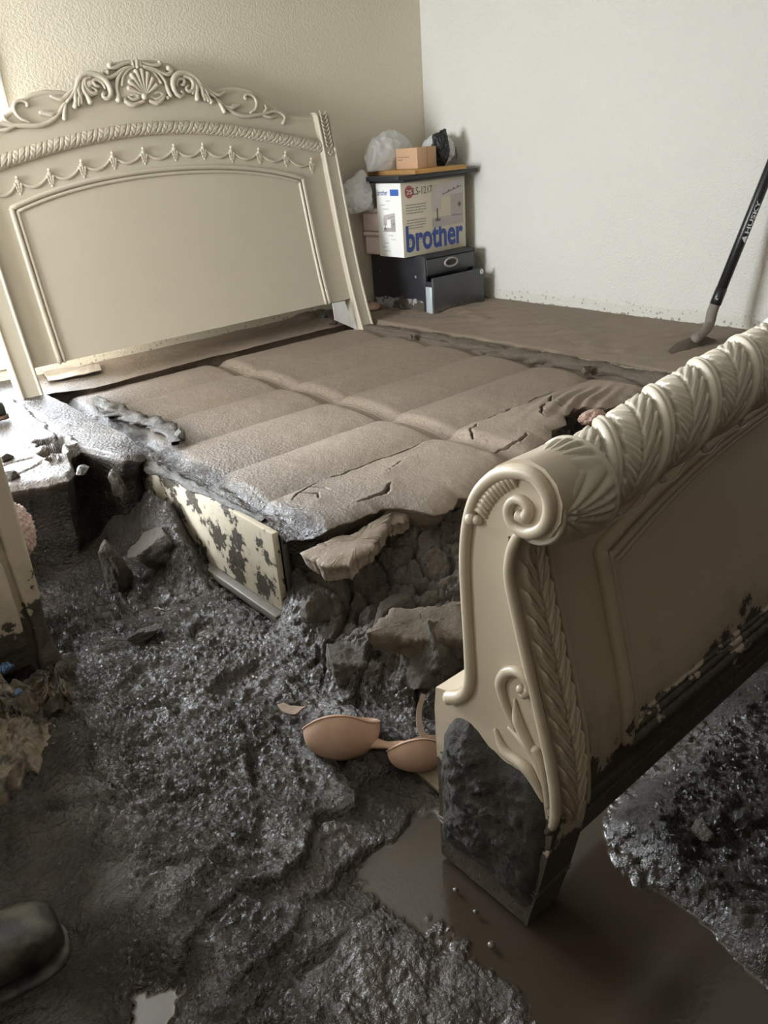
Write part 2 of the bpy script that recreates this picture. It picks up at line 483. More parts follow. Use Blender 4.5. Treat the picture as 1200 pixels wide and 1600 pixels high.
MASS = [(1.12, 1.98), (1.00, 1.80), (.90, 1.55), (.93, 1.36), (1.05, 1.22), (1.20, 1.13), (1.6, 1.02), (3.1, 1.0), (3.1, 2.3), (1.12, 2.3)]
MX = np.array([.90, 1.0, 1.15, 1.3, 1.5, 1.8, 2.5, 3.1]); MY = np.array([1.0, 1.1, 1.2, 1.3, 1.4, 1.5, 1.6, 1.7, 1.8, 2.0])
MT = np.array([[0, 0, 0, .005, .01, .01, .01, .01, .01, .02], [0, 0, .015, .03, .045, .05, .04, .04, .04, .06], [0, .02, .05, .085, .095, .085, .06, .07, .10, .2], [.02, .05, .095, .13, .14, .12, .10, .13, .19, .22],
               [.05, .09, .135, .17, .175, .18, .21, .24, .25, .25], [.08, .12, .15, .17, .185, .21, .235, .25, .25, .25], [.10, .13, .15, .17, .19, .21, .235, .25, .25, .25], [.10, .13, .15, .17, .19, .21, .235, .25, .25, .25]])
def mass_h(X, Y):
    xi = np.interp(X, MX, np.arange(len(MX))); yi = np.interp(Y, MY, np.arange(len(MY)))
    i = np.clip(xi.astype(int), 0, len(MX) - 2); j = np.clip(yi.astype(int), 0, len(MY) - 2); fx = xi - i; fy = yi - j
    return (MT[i, j] * (1 - fx) + MT[i + 1, j] * fx) * (1 - fy) + (MT[i, j + 1] * (1 - fx) + MT[i + 1, j + 1] * fx) * fy
def ground_h(X, Y):
    wx = X + .05 * fbm(X * 3, Y * 3, seed=40, o=3); wy = Y + .05 * fbm(X * 3 + 9, Y * 3, seed=41, o=3)
    big = fbm(X * 1.6, Y * 1.6, seed=1, o=3) * .022
    mid = fbm(wx * 8, wy * 8, seed=2, o=4, g=.55) * .013
    # smeared, drawn-out ridges running with the shovel strokes
    a = .62 + .5 * fbm(X * 1.2, Y * 1.2, seed=9, o=2); u = wx * np.cos(a) + wy * np.sin(a); v = -wx * np.sin(a) + wy * np.cos(a)
    zone = sstep(-.1, .3, fbm(X * 2.5 + 3, Y * 2.5, seed=10, o=2))
    smear = fbm(u * 5, v * 38, seed=3, o=3) * .006 * (.3 + .7 * zone)
    cut = -.009 * np.exp(-(fbm(u * 3.5, v * 9, seed=11, o=3) / .035) ** 2) * (1 - zone * .5)      # thin scraped furrows
    d1, d2, cv = voro(wx * 42 + 2 * noise(X * 9, Y * 9, seed=6), wy * 42, seed=5)
    lumpy = sstep(-.25, .25, fbm(X * 2.2 + 4, Y * 2.2, seed=8, o=3) + .15)
    lump = (1 - np.clip(d1 / .7, 0, 1)) * .0085 + np.abs(fbm(X * 62, Y * 62, seed=7, o=3)) * .010
    slz = sstep(.35, .55, X) * sstep(1.15, .95, Y) * (1 - sstep(1.0, 1.1, X))
    h = .016 + big + mid + smear + cut + lump * (.2 + .9 * lumpy) * (1 - .62 * slz)
    # trodden hollows: (x, y, angle, half length, half width, depth)
    for (cx, cy, an, L, W, dp) in ((.62, 1.93, .5, .16, .08, .022), (.47, 1.62, 1.0, .17, .07, .016), (.80, 1.72, .2, .13, .06, .020), (.34, 1.45, .9, .16, .07, .016),
                                   (.66, 1.33, 1.25, .15, .05, .018), (.44, 1.15, .3, .16, .06, .016), (.86, 2.05, .9, .10, .05, .02)):
        px = (X - cx) * math.cos(an) + (Y - cy) * math.sin(an); py = -(X - cx) * math.sin(an) + (Y - cy) * math.cos(an)
        r = np.sqrt((px / L) ** 2 + (py / W) ** 2) + .35 * fbm(X * 10, Y * 10, seed=12, o=3)
        h = h - dp * (1 - sstep(.5, 1.05, r)) + .006 * np.exp(-((r - 1.15) / .2) ** 2)
    # curved drag marks with raised lips
    for pts, wd, dp in (([(.70, 1.55), (.66, 1.42), (.60, 1.30), (.55, 1.22)], .012, .022), ([(.36, 2.02), (.40, 1.82), (.34, 1.66), (.36, 1.55)], .010, .018), ([(.86, 1.50), (.80, 1.38), (.82, 1.25), (.76, 1.16)], .014, .018),
                        ([(.22, 1.62), (.32, 1.55), (.40, 1.44), (.52, 1.40)], .012, .020), ([(.52, 1.85), (.60, 1.72), (.63, 1.60)], .012, .018), ([(.30, 1.28), (.42, 1.24), (.50, 1.14)], .010, .016)):
        d, par = seg_dist(X + .02 * noise(X * 12, Y * 12, seed=15), Y + .02 * noise(X * 12 + 5, Y * 12, seed=16), pts)
        h = h - dp * .6 * (1 - sstep(wd * .3, wd * 1.2, d)) + .003 * np.exp(-((d - wd * 2.2) / (wd * .8)) ** 2)
    # step of a peeled layer across the foreground, lower toward the pool
    ex = [.2, .30, .42, .50, .58, .66, .74, .80, .88, .95]; ey = [1.03, 1.06, 1.10, 1.03, 1.06, 1.14, 1.10, 1.16, 1.13, 1.18]
    side = Y - np.interp(X, ex, ey) + .025 * fbm(X * 14, Y * 14, seed=14, o=3)
    h = h + .026 * sstep(-.006, .008, side) * (1 - sstep(.92, 1.0, X)) * sstep(.18, .30, X) * (1 - sstep(.10, .35, side))
    side2 = Y - np.interp(X, [.3, .45, .6, .75, .9], [.93, .95, 1.00, .98, 1.03]) + .03 * fbm(X * 14 + 4, Y * 14, seed=17, o=3)
    h = h + .014 * sstep(-.006, .008, side2) * (1 - sstep(.80, .9, X)) * sstep(.25, .35, X) * (1 - sstep(.08, .2, side2))
    # pool: ground dips round the foot of the footboard and in the foreground
    dip = .052 * np.exp(-(((X - .86) / .26) ** 2 + ((Y - .78) / .25) ** 2)) + .050 * np.exp(-(((X - .95) / .34) ** 2 + ((Y - .38) / .24) ** 2)) \
        + .05 * np.exp(-(((X - .20) / .09) ** 2 + ((Y - 1.02) / .07) ** 2)) + .030 * np.exp(-(((X - .72) / .12) ** 2 + ((Y - .92) / .12) ** 2))
    h = h - dip + .008 * fbm(X * 26, Y * 26, seed=28, o=3) * sstep(.01, .03, dip)
    # churned bank in front of the footboard, right
    bank = sstep(1.02, 1.14, X + .16 * (.55 - Y) + .05 * fbm(X * 7, Y * 7, seed=20, o=3)) * (1 - sstep(.60, .74, Y))
    a2 = -.75; u2 = X * math.cos(a2) + Y * math.sin(a2) + .03 * fbm(X * 9, Y * 9, seed=25, o=2); v2 = -X * math.sin(a2) + Y * math.cos(a2) + .03 * fbm(X * 9 + 5, Y * 9, seed=26, o=2)
    chip = fbm(u2 * 26, v2 * 60, seed=24, o=4, g=.6)
    h = h + bank * (.060 + .014 * np.clip(np.abs(chip) * 2 - .2, 0, 1) + .015 * fbm(X * 12, Y * 12, seed=27, o=3))
    # crumbled mass spilling out of the bed base
    d = in_poly_depth(X, Y, MASS) + .05 * fbm(X * 6, Y * 6, seed=30, o=4)
    v1, v2_, cv = voro(X * 8 + .8 * noise(X * 7, Y * 7, seed=32), Y * 8 + .8 * noise(X * 7 + 3, Y * 7, seed=37), seed=31)
    w1, w2, cw = voro(X * 22 + noise(X * 20, Y * 20, seed=34), Y * 22, seed=33)
    tilt = (noise(cv * 50, cv * 31, seed=44) * (X * 8 - np.floor(X * 8) - .5) + noise(cv * 23, cv * 77, seed=45) * (Y * 8 - np.floor(Y * 8) - .5)) * .03
    blocky = cv * .032 + tilt - .040 * np.exp(-((v2_ - v1) / .08) ** 2) + cw * .010 - .012 * np.exp(-((w2 - w1) / .10) ** 2) + .026 * fbm(X * 18, Y * 18, seed=35, o=5, g=.62)
    on = sstep(.0, .07, d)
    h = h * (1 - .6 * on) + on * (mass_h(X, Y) + blocky)
    h = np.where(d > .2, np.minimum(h, .285), h)
    # slump against the cut face, left of the rail
    for (cx, cy, rx, ry, hh) in ((1.03, 2.64, .075, .20, .22), (.90, 2.76, .08, .10, .10), (.45, 2.80, .5, .12, .05), (1.00, 2.42, .06, .12, .05)):
        r = ((X - cx) / rx) ** 2 + ((Y - cy) / ry) ** 2
        h = h + hh * np.exp(-r) * (1 + .4 * fbm(X * 11, Y * 11, seed=36, o=4))
    h = h - .030 * np.exp(-(((X - 1.07) / .05) ** 2)) * sstep(1.75, 1.9, Y) * (1 - sstep(2.35, 2.55, Y))
    d1, d2, cv = voro(X * 20, Y * 20, seed=38)
    rough_zone = np.exp(-(((Y - 2.38) / .22) ** 2)) * sstep(.2, .4, X) * (1 - sstep(1.0, 1.15, X))
    h = h + rough_zone * (.016 * cv + .034 * fbm(X * 16, Y * 16, seed=39, o=5, g=.6) - .016 * np.exp(-((d2 - d1) / .1) ** 2))
    # beneath the crusts everything is filled
    fill = np.maximum(sstep(2.95, 3.05, Y) * (1 - sstep(1.05, 1.09, X)), np.maximum(sstep(2.2, 2.3, Y) * sstep(1.14, 1.16, X), sstep(3.12, 3.16, X) * sstep(.9, 1.2, Y)))
    h = h * (1 - fill) + .2 * fill
    return h, d
H, dm = ground_h(X, Y)
POOL = -.012
pool = sstep(.007, -.001, H - POOL)
H = np.maximum(H, POOL)
damp = sstep(.04, .16, dm)            # the crumbled mass is only damp
slur = .45 * sstep(.35, .55, X) * sstep(1.15, .95, Y + .10 * fbm(X * 5, Y * 5, seed=29, o=3)) * (1 - sstep(1.05, 1.15, X))
pool = np.maximum(pool, slur)
wet = 1 - .16 * damp
shade_bank = sstep(1.02, 1.2, X) * (1 - sstep(.62, .72, Y))
fl = fast_grid('floor', np.stack([X, Y, H], -1), MAT['mud'], attr={'wet': wet, 'pool': pool, 'matte': damp})
fl['kind'] = 'structure'; fl['label'] = 'wet grey-brown mud covering the floor'

# ================================================================== crust left of the bed (cut face toward the camera)
def edge_fn(pts, amp, seed, fr=18):
    px, py = zip(*pts)
    return lambda x: np.interp(x, px, py) + amp * fbm(np.asarray(x) * fr, 0 * np.asarray(x) + seed, seed=seed, o=6, g=.6)
def crust(name, x0, x1, nx, yback, edge, top, nt, zbot, undercut, mat, wetf, seed, parent=None, xs=None, facen=10, matte=0.0):
    """sheet of mud from yback to the ragged edge, then a broken face down to zbot"""
    xs = np.linspace(x0, x1, nx) if xs is None else xs
    ye = edge(xs)
    t = np.linspace(0, 1, nt)
    Xt = np.repeat(xs[:, None], nt, 1); Yt = yback + (ye[:, None] - yback) * t[None]
    Zt = top(Xt, Yt)
    P = [np.stack([Xt, Yt, Zt], -1)]
    zt = Zt[:, -1]
    k = np.linspace(0, 1, facen + 1)[1:]
    Xf = np.repeat(xs[:, None], facen, 1)
    Zf = zt[:, None] + (zbot - zt[:, None]) * k[None]
    Yf = ye[:, None] + undercut * (1 - np.exp(-k * 5))[None] + .018 * fbm(Xf * 12, Zf * 26, seed=seed + 5, o=4) * np.minimum(1, k * 6)[None]
    Xf = Xf + .010 * fbm(Xf * 14, Zf * 22, seed=seed + 7, o=3) * np.minimum(1, k * 4)[None]
    P.append(np.stack([Xf, Yf, Zf], -1))
    G = np.concatenate(P, 1)
    wv = wetf(G[..., 0], G[..., 1], G[..., 2])
    return fast_grid(name, G, mat, parent, {'wet': wv, 'pool': np.zeros(wv.shape), 'matte': np.full(wv.shape, matte)})

LE = edge_fn([(-1.5, 2.78), (.2, 2.78), (.54, 2.76), (.645, 2.75), (.70, 2.715), (.755, 2.70), (.80, 2.76), (.835, 2.90), (.90, 2.95), (.945, 2.83), (.975, 2.74), (1.03, 2.73), (1.08, 2.78)], .012, 3)
def left_top(X, Y):
    z = .400 + .010 * fbm(X * 2.5, Y * 2.5, seed=50, o=3) + .0045 * fbm(X * 14, Y * 14, seed=51, o=4)
    # sloppy wet run pushed over the rail toward the bed
    a = .95; u = X * math.cos(a) - Y * math.sin(a); v = X * math.sin(a) + Y * math.cos(a)
    run = sstep(.80, .95, X) * sstep(2.75, 2.95, Y)
    z = z + run * (.004 * fbm(u * 4, v * 30, seed=52, o=3) + .006)
    z = z - .045 * sstep(.98, 1.09, X) * sstep(2.95, 2.72, Y)
    # hole with crumbs
    for (cx, cy, r, dp) in ((.835, 3.10, .055, .07), (.80, 2.99, .045, .05), (.86, 3.03, .035, .05), (.77, 2.91, .02, .03)):
        q = np.hypot(X - cx, (Y - cy) * .8) / r + .35 * noise(X * 30, Y * 30, seed=53)
        z = z - dp * (1 - sstep(.6, 1.0, q)) + .012 * np.exp(-((q - 1.25) / .25) ** 2)
    for pts in ([(.62, 2.87), (.70, 2.90), (.80, 2.98)], [(.50, 2.98), (.66, 3.02), (.74, 3.01)], [(.95, 3.9), (.93, 3.5), (.90, 3.2), (.86, 3.12)]):
        d, _ = seg_dist(X + .012 * noise(X * 24, Y * 24, seed=54), Y, pts)
        z = z - .012 * (1 - sstep(.003, .010, d))
    z = z - .02 * np.exp(-((Y - LE(X)) / .02) ** 2)
    return z
xs = np.concatenate([np.arange(XL + .02, .3, .03), np.arange(.3, 1.085, .0065)])
o = crust('dried_mud_crust', 0, 0, 0, YB - .002, LE, left_top, 210, .0, .10, MAT['mud'], lambda x, y, z: np.clip(.72 + .25 * sstep(.80, .98, x) * sstep(2.7, 2.9, y) + .5 * sstep(.37, .30, z) + .25 * fbm(x * 5, y * 5, seed=55, o=3), 0, 1), 60, xs=xs, facen=16, matte=.45)
tag(o, 'broken pale mud crust left of the bed, cut away in front', 'mud')

# mud right of the bed up to the white wall
def right_top(X, Y):
    z = .368 + .006 * fbm(X * 3, Y * 3, seed=70, o=3) + .003 * fbm(X * 16, Y * 16, seed=71, o=4)
    a = -.5; u = X * math.cos(a) + Y * math.sin(a); v = -X * math.sin(a) + Y * math.cos(a)
    z = z + .017 * fbm(u * 5 + .8 * noise(X * 4, Y * 4, seed=73), v * 16, seed=72, o=3) * sstep(3.2, 3.5, X) * (1 - sstep(3.95, 4.05, X))
    d = Y * 0 + X - (3.145 + .02 * fbm(Y * 6, 0 * Y + 3, seed=74, o=3))
    z = z - .035 * sstep(.05, .0, d)
    return z
ys = np.arange(1.0, YB, .012)
ts = np.linspace(0, 1, 120)
xe = 3.10 + .018 * fbm(ys * 7, ys * 0 + 2, seed=75, o=4)
Xr = xe[:, None] + (XR - .002 - xe[:, None]) * (ts[None] ** 1.25)
Yr = np.repeat(ys[:, None], len(ts), 1)
Zr = right_top(Xr, Yr)
kf = np.linspace(1, 0, 7)[:-1]
Xf = xe[:, None] + .010 * kf[None] + 0 * ys[:, None] + .008 * fbm(Yr[:, :6] * 20, np.repeat(kf[None], len(ys), 0) * 4, seed=76)
Zf = Zr[:, :1] - .12 * kf[None]
G = np.concatenate([np.stack([Xf, Yr[:, :6], Zf], -1), np.stack([Xr, Yr, Zr], -1)], 1)
fr_face = np.zeros((len(ys), 1, 3)); 
wv = np.clip(.10 + .45 * sstep(3.20, 3.12, G[..., 0]) + .15 * fbm(G[..., 0] * 4, G[..., 1] * 4, seed=77), 0, 1)
o = fast_grid('dried_mud_bank', G, MAT['mud'], attr={'wet': wv, 'pool': wv * 0}, flip=False)
tag(o, 'flat dried mud bank between the bed and the white wall', 'mud')

# mud shelf under the headboard
def shelf_top(X, Y):
    z = .372 + .02 * sstep(3.95, 4.25, Y) + .006 * fbm(X * 5, Y * 9, seed=80, o=4)
    z = z + .025 * sstep(2.7, 3.0, X) * sstep(3.95, 4.05, Y) * (.6 + fbm(X * 16, Y * 16, seed=81))
    return z
SE = edge_fn([(1.0, 3.98), (1.15, 3.98), (1.34, 3.895), (1.9, 3.93), (2.6, 3.945), (3.12, 3.95)], .006, 8)
o = crust('mud_shelf', 1.085, 3.11, 300, YB - .002, SE, shelf_top, 50, .30, .05, MAT['mud'], lambda x, y, z: np.clip(.18 + .35 * sstep(1.6, 1.2, x) + .35 * sstep(2.9, 3.05, x) + .2 * fbm(x * 6, y * 6, seed=82), 0, 1), 85, facen=8)
tag(o, 'mud shelf lying under the headboard panel', 'mud')
# ================================================================== mud-covered bed base: twelve swollen panels between two rails
XC = 2.04
SEAM_Y = [3.95, 3.60, 3.20, 2.83, 2.44, 2.10]
FE = edge_fn([(1.10, 1.87), (1.19, 1.80), (1.31, 1.765), (1.42, 1.775), (1.47, 1.73), (1.53, 1.64), (1.60, 1.63), (1.66, 1.655), (1.70, 1.635), (1.76, 1.66), (1.86, 1.70), (2.03, 1.735), (2.16, 1.72), (2.23, 1.745), (2.33, 1.80), (2.42, 1.80), (2.48, 1.86), (2.60, 1.90), (2.70, 1.80), (2.83, 1.78), (2.97, 1.80), (3.05, 1.80)], .020, 11, 15)
CRACKS = [([(1.24, 2.03), (1.40, 2.10), (1.52, 2.085), (1.66, 2.09), (1.80, 2.085), (1.90, 2.09)], .006, .05),
          ([(1.30, 2.06), (1.33, 2.00), (1.30, 1.95)], .004, .03), ([(1.36, 2.08), (1.38, 2.02), (1.37, 1.98)], .004, .03),
          ([(2.20, 2.085), (2.45, 2.10), (2.70, 2.105), (2.85, 2.11)], .0055, .05), ([(2.06, 1.98), (2.12, 2.03), (2.18, 2.07)], .004, .03),
          ([(1.98, 1.80), (2.05, 1.83), (2.12, 1.80), (2.20, 1.83)], .006, .05), ([(2.40, 1.90), (2.48, 1.98), (2.54, 2.00)], .006, .05), ([(2.56, 1.92), (2.58, 2.02), (2.64, 2.05)], .006, .05),
          ([(1.38, 1.84), (1.47, 1.83), (1.54, 1.86)], .007, .06), ([(1.58, 1.95), (1.75, 2.0)], .0015, .01)]
def bed_top(X, Y):
    edges = np.array([1.60] + SEAM_Y[::-1])
    k = np.clip(np.searchsorted(edges, Y) - 1, 0, len(edges) - 2)
    v = (Y - edges[k]) / (edges[k + 1] - edges[k])
    v = np.clip(v, 0, 1)
    wob = .012 * fbm(X * 3, Y * 3, seed=90, o=3)
    puff = (1 - np.abs(2 * np.clip(v + wob, 0, 1) - 1) ** 2.6)
    # each panel rolls over toward the foot end
    z = .326 + .021 * puff + .010 * (v - .5)
    hx = np.minimum(np.abs(X - XC) - .022, np.minimum(X - 1.16, 3.04 - X))
    z = z - .012 * (1 - sstep(.0, .07, np.abs(X - XC))) - .014 * (1 - sstep(0, .06, hx))
    z = z + .006 * fbm(X * 2.2, Y * 2.2, seed=91, o=3) + .0022 * fbm(X * 18, Y * 18, seed=92, o=4)
    # crumbly band along the middle seam
    z = z + .004 * np.abs(fbm(X * 40, Y * 40, seed=93, o=3)) * np.exp(-((X - XC - .03) / .025) ** 2) * 1.6
    # the wet strip along the left rail stands a little lower and churned
    strip = 1 - sstep(1.17, 1.24, X + .015 * noise(X * 9, Y * 9, seed=94))
    z = z + strip * (-.012 + .016 * fbm(X * 26, Y * 9, seed=95, o=4))
    for pts, wd, dp in CRACKS:
        d, par = seg_dist(X + .010 * noise(X * 26, Y * 26, seed=96), Y + .010 * noise(X * 26 + 7, Y * 26, seed=97), pts)
        wv = wd * np.clip(4 * par * (1 - par) + .25, 0, 1)
        z = z - dp * 1.3 * (1 - sstep(wv * .5, wv * 1.15, d)) + .004 * np.exp(-(d / .03) ** 2)
    # sagging torn lip at the foot end, and the fold beside the footboard
    lip = np.exp(-np.clip(Y - FE(X), 0, 9) / .035)
    z = z - .020 * lip
    fold = np.exp(-(((X - 2.66) / .20) ** 2 + ((Y - 1.93) / .12) ** 2))
    z = z + fold * (.008 + .008 * np.sin((Y - .35 * X) * 95 + 3 * noise(X * 6, Y * 6, seed=98)))
    return z
def bed_wet(x, y, z):
    s = (1 - sstep(1.16, 1.26, x + .02 * noise(x * 9, y * 9, seed=94)))
    s2 = .30 * sstep(1.75, 1.25, x)
    return np.clip(.10 + .75 * s + s2 + .12 * fbm(x * 3, y * 3, seed=99, o=3) + .35 * sstep(.29, .25, z), 0, 1)
bed = empty('mud_covered_bed_base')
tag(bed, 'bed base of twelve swollen panels caked in cracked brown mud', 'bed base')
for side in (0, 1):
    x0, x1 = ((1.105, XC), (XC, 3.085))[side]
    for j in range(6):
        yb = SEAM_Y[j] - (0 if j else .0); 
        if j < 5:
            yf = SEAM_Y[j + 1]
            xs_ = np.linspace(x0, x1, 150); ys_ = np.linspace(yb, yf, 64)
            Xp, Yp = np.meshgrid(xs_, ys_, indexing='ij'); Zp = bed_top(Xp, Yp)
            # skirt all round so that the panel is a solid tray
            P = np.stack([Xp, Yp, Zp], -1)
            P = np.concatenate([P[:1] * [1, 1, 0] + [0, 0, .22], P, P[-1:] * [1, 1, 0] + [0, 0, .22]], 0)
            P = np.concatenate([P[:, :1] * [1, 1, 0] + [0, 0, .22], P, P[:, -1:] * [1, 1, 0] + [0, 0, .22]], 1)
            wv = bed_wet(P[..., 0], P[..., 1], P[..., 2])
            fast_grid('mud_panel', P, MAT['mud'], bed, {'wet': wv, 'pool': wv * 0})
        else:
            crust('mud_panel', x0, x1, 300, yb, FE, bed_top, 90, .15, .06, MAT['mud'], bed_wet, 100 + side, bed, facen=12)
base_at(bed, (2.05, 2.8, .2))

# loose raft of crust hanging off the torn edge
def plate(name, poly, z, th, tilt, mat, label, seed, parent=None, cat='mud', group=None):
    """broken plate of crust: a ragged polygon, thick, tilted; tilt = (dz/dx, dz/dy)"""
    p = np.array(poly, float); c = p.mean(0)
    ring = []
    n = len(p)
    for i in range(n):
        a, b = p[i], p[(i + 1) % n]
        for t_ in np.linspace(0, 1, 22, endpoint=False):
            ring.append(a + (b - a) * t_)
    ring = np.array(ring)
    ring += .020 * np.stack([fbm(ring[:, 0] * 30, ring[:, 1] * 30, seed=seed, o=5, g=.65), fbm(ring[:, 0] * 30 + 8, ring[:, 1] * 30, seed=seed + 1, o=5, g=.65)], 1)
    rows = []
    zf = lambda q: z + (q[:, 0] - c[0]) * tilt[0] + (q[:, 1] - c[1]) * tilt[1]
    for s_ in np.linspace(.02, 1, 14):
        q = c + (ring - c) * s_
        rows.append(np.column_stack([q, zf(q) + .007 * fbm(q[:, 0] * 14, q[:, 1] * 14, seed=seed + 2, o=4) - .006 * (s_ ** 8)]))
    for k in (.25, .5, .75, 1.0):
        q = c + (ring - c) * (1 - .10 * k) + .012 * np.stack([fbm(ring[:, 0] * 25, ring[:, 1] * 25, k * 6, seed=seed + 3), fbm(ring[:, 0] * 25, ring[:, 1] * 25 + 5, k * 6, seed=seed + 4)], 1)
        rows.append(np.column_stack([q, zf(q) - th * k]))
    m = MB().grid(np.array(rows), closev=True)
    m.add(rows[0], [tuple(range(len(ring)))]); m.add(rows[-1], [tuple(range(len(ring)))])
    o = m.build(name, mat, parent)
    if label: tag(o, label, cat, group)
    return o
plate('mud_crust_plate', [(1.10, 1.775), (1.10, 1.675), (1.16, 1.635), (1.24, 1.645), (1.32, 1.665), (1.38, 1.70), (1.45, 1.745), (1.42, 1.765), (1.30, 1.745), (1.20, 1.78)], .303, .06, (.06, .10), MAT['dryclod'], 'tilted plate of mud crust breaking off beside the white rail end', 120)
plate('mud_crust_plate', [(1.40, 1.72), (1.46, 1.70), (1.53, 1.755), (1.51, 1.80), (1.44, 1.795)], .305, .05, (.05, .15), MAT['dryclod'], 'small pale crust fragment lifted along the torn mud edge', 130)
plate('mud_crust_plate', [(2.36, 1.66), (2.52, 1.62), (2.66, 1.68), (2.62, 1.78), (2.48, 1.80), (2.40, 1.76)], .262, .05, (-.06, .25), MAT['clod'], 'sunken crust plate behind the carved footboard roll', 140)

# clods: chunks of dug-out mud in front of the bed base
def clod(poss, r, scale, seed, mat, label, rot=0.0, cuts=9, group=None, name='mud_clod'):
    rng = np.random.RandomState(seed)
    bm = bmesh.new(); bmesh.ops.create_icosphere(bm, subdivisions=5, radius=1.0)
    V = np.array([v.co[:] for v in bm.verts]); 
    bm.verts.index_update()
    F = [tuple(v.index for v in f.verts) for f in bm.faces]; bm.free()
    for _ in range(cuts + 5):
        nrm = rng.normal(size=3); nrm /= np.linalg.norm(nrm); dd = rng.uniform(.42, .80)
        ov = np.maximum(V @ nrm - dd, 0); V = V - ov[:, None] * nrm * .93
    n_ = V / np.linalg.norm(V, axis=1)[:, None]
    V = V + n_ * (.16 * fbm(V[:, 0] * 2.6, V[:, 1] * 2.6, V[:, 2] * 2.6, seed=seed, o=6, g=.68))[:, None]
    V = V * np.array(scale) * r
    c, s_ = math.cos(rot), math.sin(rot)
    V = np.stack([V[:, 0] * c - V[:, 1] * s_, V[:, 0] * s_ + V[:, 1] * c, V[:, 2]], 1)
    o = MB().add(V + np.array(poss), F).build(name, mat)
    return tag(o, label, 'mud clod', group)
clod((1.20, 1.31, .10), .150, (1.05, .80, .95), 3, MAT['damp'], 'big square-faced mud clod above the beige bra', .5)
plate('mud_crust_plate', [onz(575, 1008, .16)[:2], onz(612, 962, .19)[:2], onz(665, 945, .21)[:2], onz(722, 928, .23)[:2], onz(728, 985, .20)[:2], onz(650, 1000, .18)[:2]], .200, .07, (.08, .22), MAT['clod'], 'sloping pale ledge of mud between the torn crust and the clods', 145)
clod((1.34, 1.20, .12), .085, (1.2, .9, .7), 6, MAT['damp'], 'mud clod half hidden behind the footboard scroll foot', .8)
clod((1.04, 1.52, .055), .105, (1.2, .8, .65), 7, MAT['damp'], 'dark mud clod left of the big square-faced clod', 1.1)
clod((1.24, 1.52, .10), .10, (1.2, .8, .7), 8, MAT['damp'], 'dark lump of mud under the overhanging crust', .3)
clod((1.12, 1.74, .10), .08, (.8, .8, 1.0), 10, MAT['damp'], 'dark mud lump tucked behind the white rail end', .1)
clod((.96, 2.52, .10), .13, (.75, 1.1, .95), 12, MAT['damp'], 'grey mud chunk leaning by the cut crust, beside the white rail', .4)
clod((.77, 2.50, .08), .115, (.62, .42, 1.15), 53, MAT['damp'], 'upright slab of mud standing in the dug-out hollow', .6, 0)
clod((.93, 2.72, .30), .06, (.5, .8, 1.2), 14, MAT['damp'], 'wet mud rib hanging from the crust beside the rail', .2)
clod((.70, 2.13, .035), .058, (1.25, .75, .38), 15, MAT['wetclod'], 'flat shiny mud lump in the trench below the rail', .3, 5)
clod((.36, 1.98, .03), .05, (1.3, .8, .7), 16, MAT['wetclod'], 'shiny wet mud lump near the debris heap', .9)
clod((.46, 2.17, .03), .05, (1.1, .9, .7), 17, MAT['wetclod'], 'wet lump in the trench near the white furniture corner', .4)
clod((1.22, .52, .045), .03, (1.2, .9, .8), 19, MAT['damp'], 'small round dark clod on the churned mud before the footboard', .4)
clod((2.99, 2.13, .375), .035, (1.4, .8, .8), 20, MAT['clod'], 'crumb of mud sitting on the far rail', .4)
clod((3.00, 3.36, .365), .026, (1.3, .7, .8), 21, MAT['clod'], 'mud crumb on the far rail near the headboard', .9)
for q, (px, py, r) in enumerate(((128, 735, .030), (15, 745, .05), (8, 715, .04))):
    p = onz(px, py, .41)
    clod(tuple(p), r, (1, 1, .6), 30 + q, MAT['wetclod'], ('little wet mud pellet by the hole in the pale crust', 'wet black mud clump at the left end of the cut crust', 'upper wet black clump at the left picture edge')[q], .3)
# ridge of sludge pushed up onto the bed
m = MB()
def lumpy_ridge(pts, r, seed, flat=.55):
    P = smooth_path(pts, 60); n = 18; rows = []
    Tn = np.gradient(P, axis=0); Tn /= np.linalg.norm(Tn, axis=1)[:, None]
    S = np.stack([-Tn[:, 1], Tn[:, 0], 0 * Tn[:, 0]], 1)
    R = np.interp(np.linspace(0, 1, 60), np.linspace(0, 1, len(r)), r)
    a = np.linspace(0, 2 * math.pi, n, endpoint=False)
    for i in range(60):
        rr = R[i] * (1 + .95 * fbm(P[i, 0] * 24 + np.cos(a) * 1.6, P[i, 1] * 24 + np.sin(a) * 1.6, seed=seed, o=4, g=.6))
        rows.append(P[i] + rr[:, None] * (np.cos(a)[:, None] * S[i] + flat * np.sin(a)[:, None] * np.array([0, 0, 1.0])))
    return np.array(rows)
pr = [onz(150, 622, .36), onz(175, 640, .36), onz(205, 652, .36), onz(240, 662, .365), onz(262, 672, .365), onz(275, 692, .36)]
o = MB().grid(lumpy_ridge(pr, [.02, .05, .04, .05, .04, .02], 150, .40), closev=True).build('mud_ridge', MAT['wetclod'])
tag(o, 'lumpy wet mud ridge smeared onto the left bed panels', 'mud')
clod(tuple(onz(282, 680, .37)), .040, (.8, 1.1, .8), 41, MAT['wetclod'], 'round wet mud blob at the end of the smeared ridge', .3)
pr = [onz(200, 712, .335), onz(240, 735, .33), onz(290, 760, .325), onz(350, 790, .325), onz(405, 815, .325)]
o = MB().grid(lumpy_ridge([p + np.array([.02, 0, -.004]) for p in pr], [.035, .028, .018, .014, .010], 155, .6), closev=True).build('mud_ridge', MAT['wetclod'])
tag(o, 'wet crumbly mud strip on top of the white side rail', 'mud')

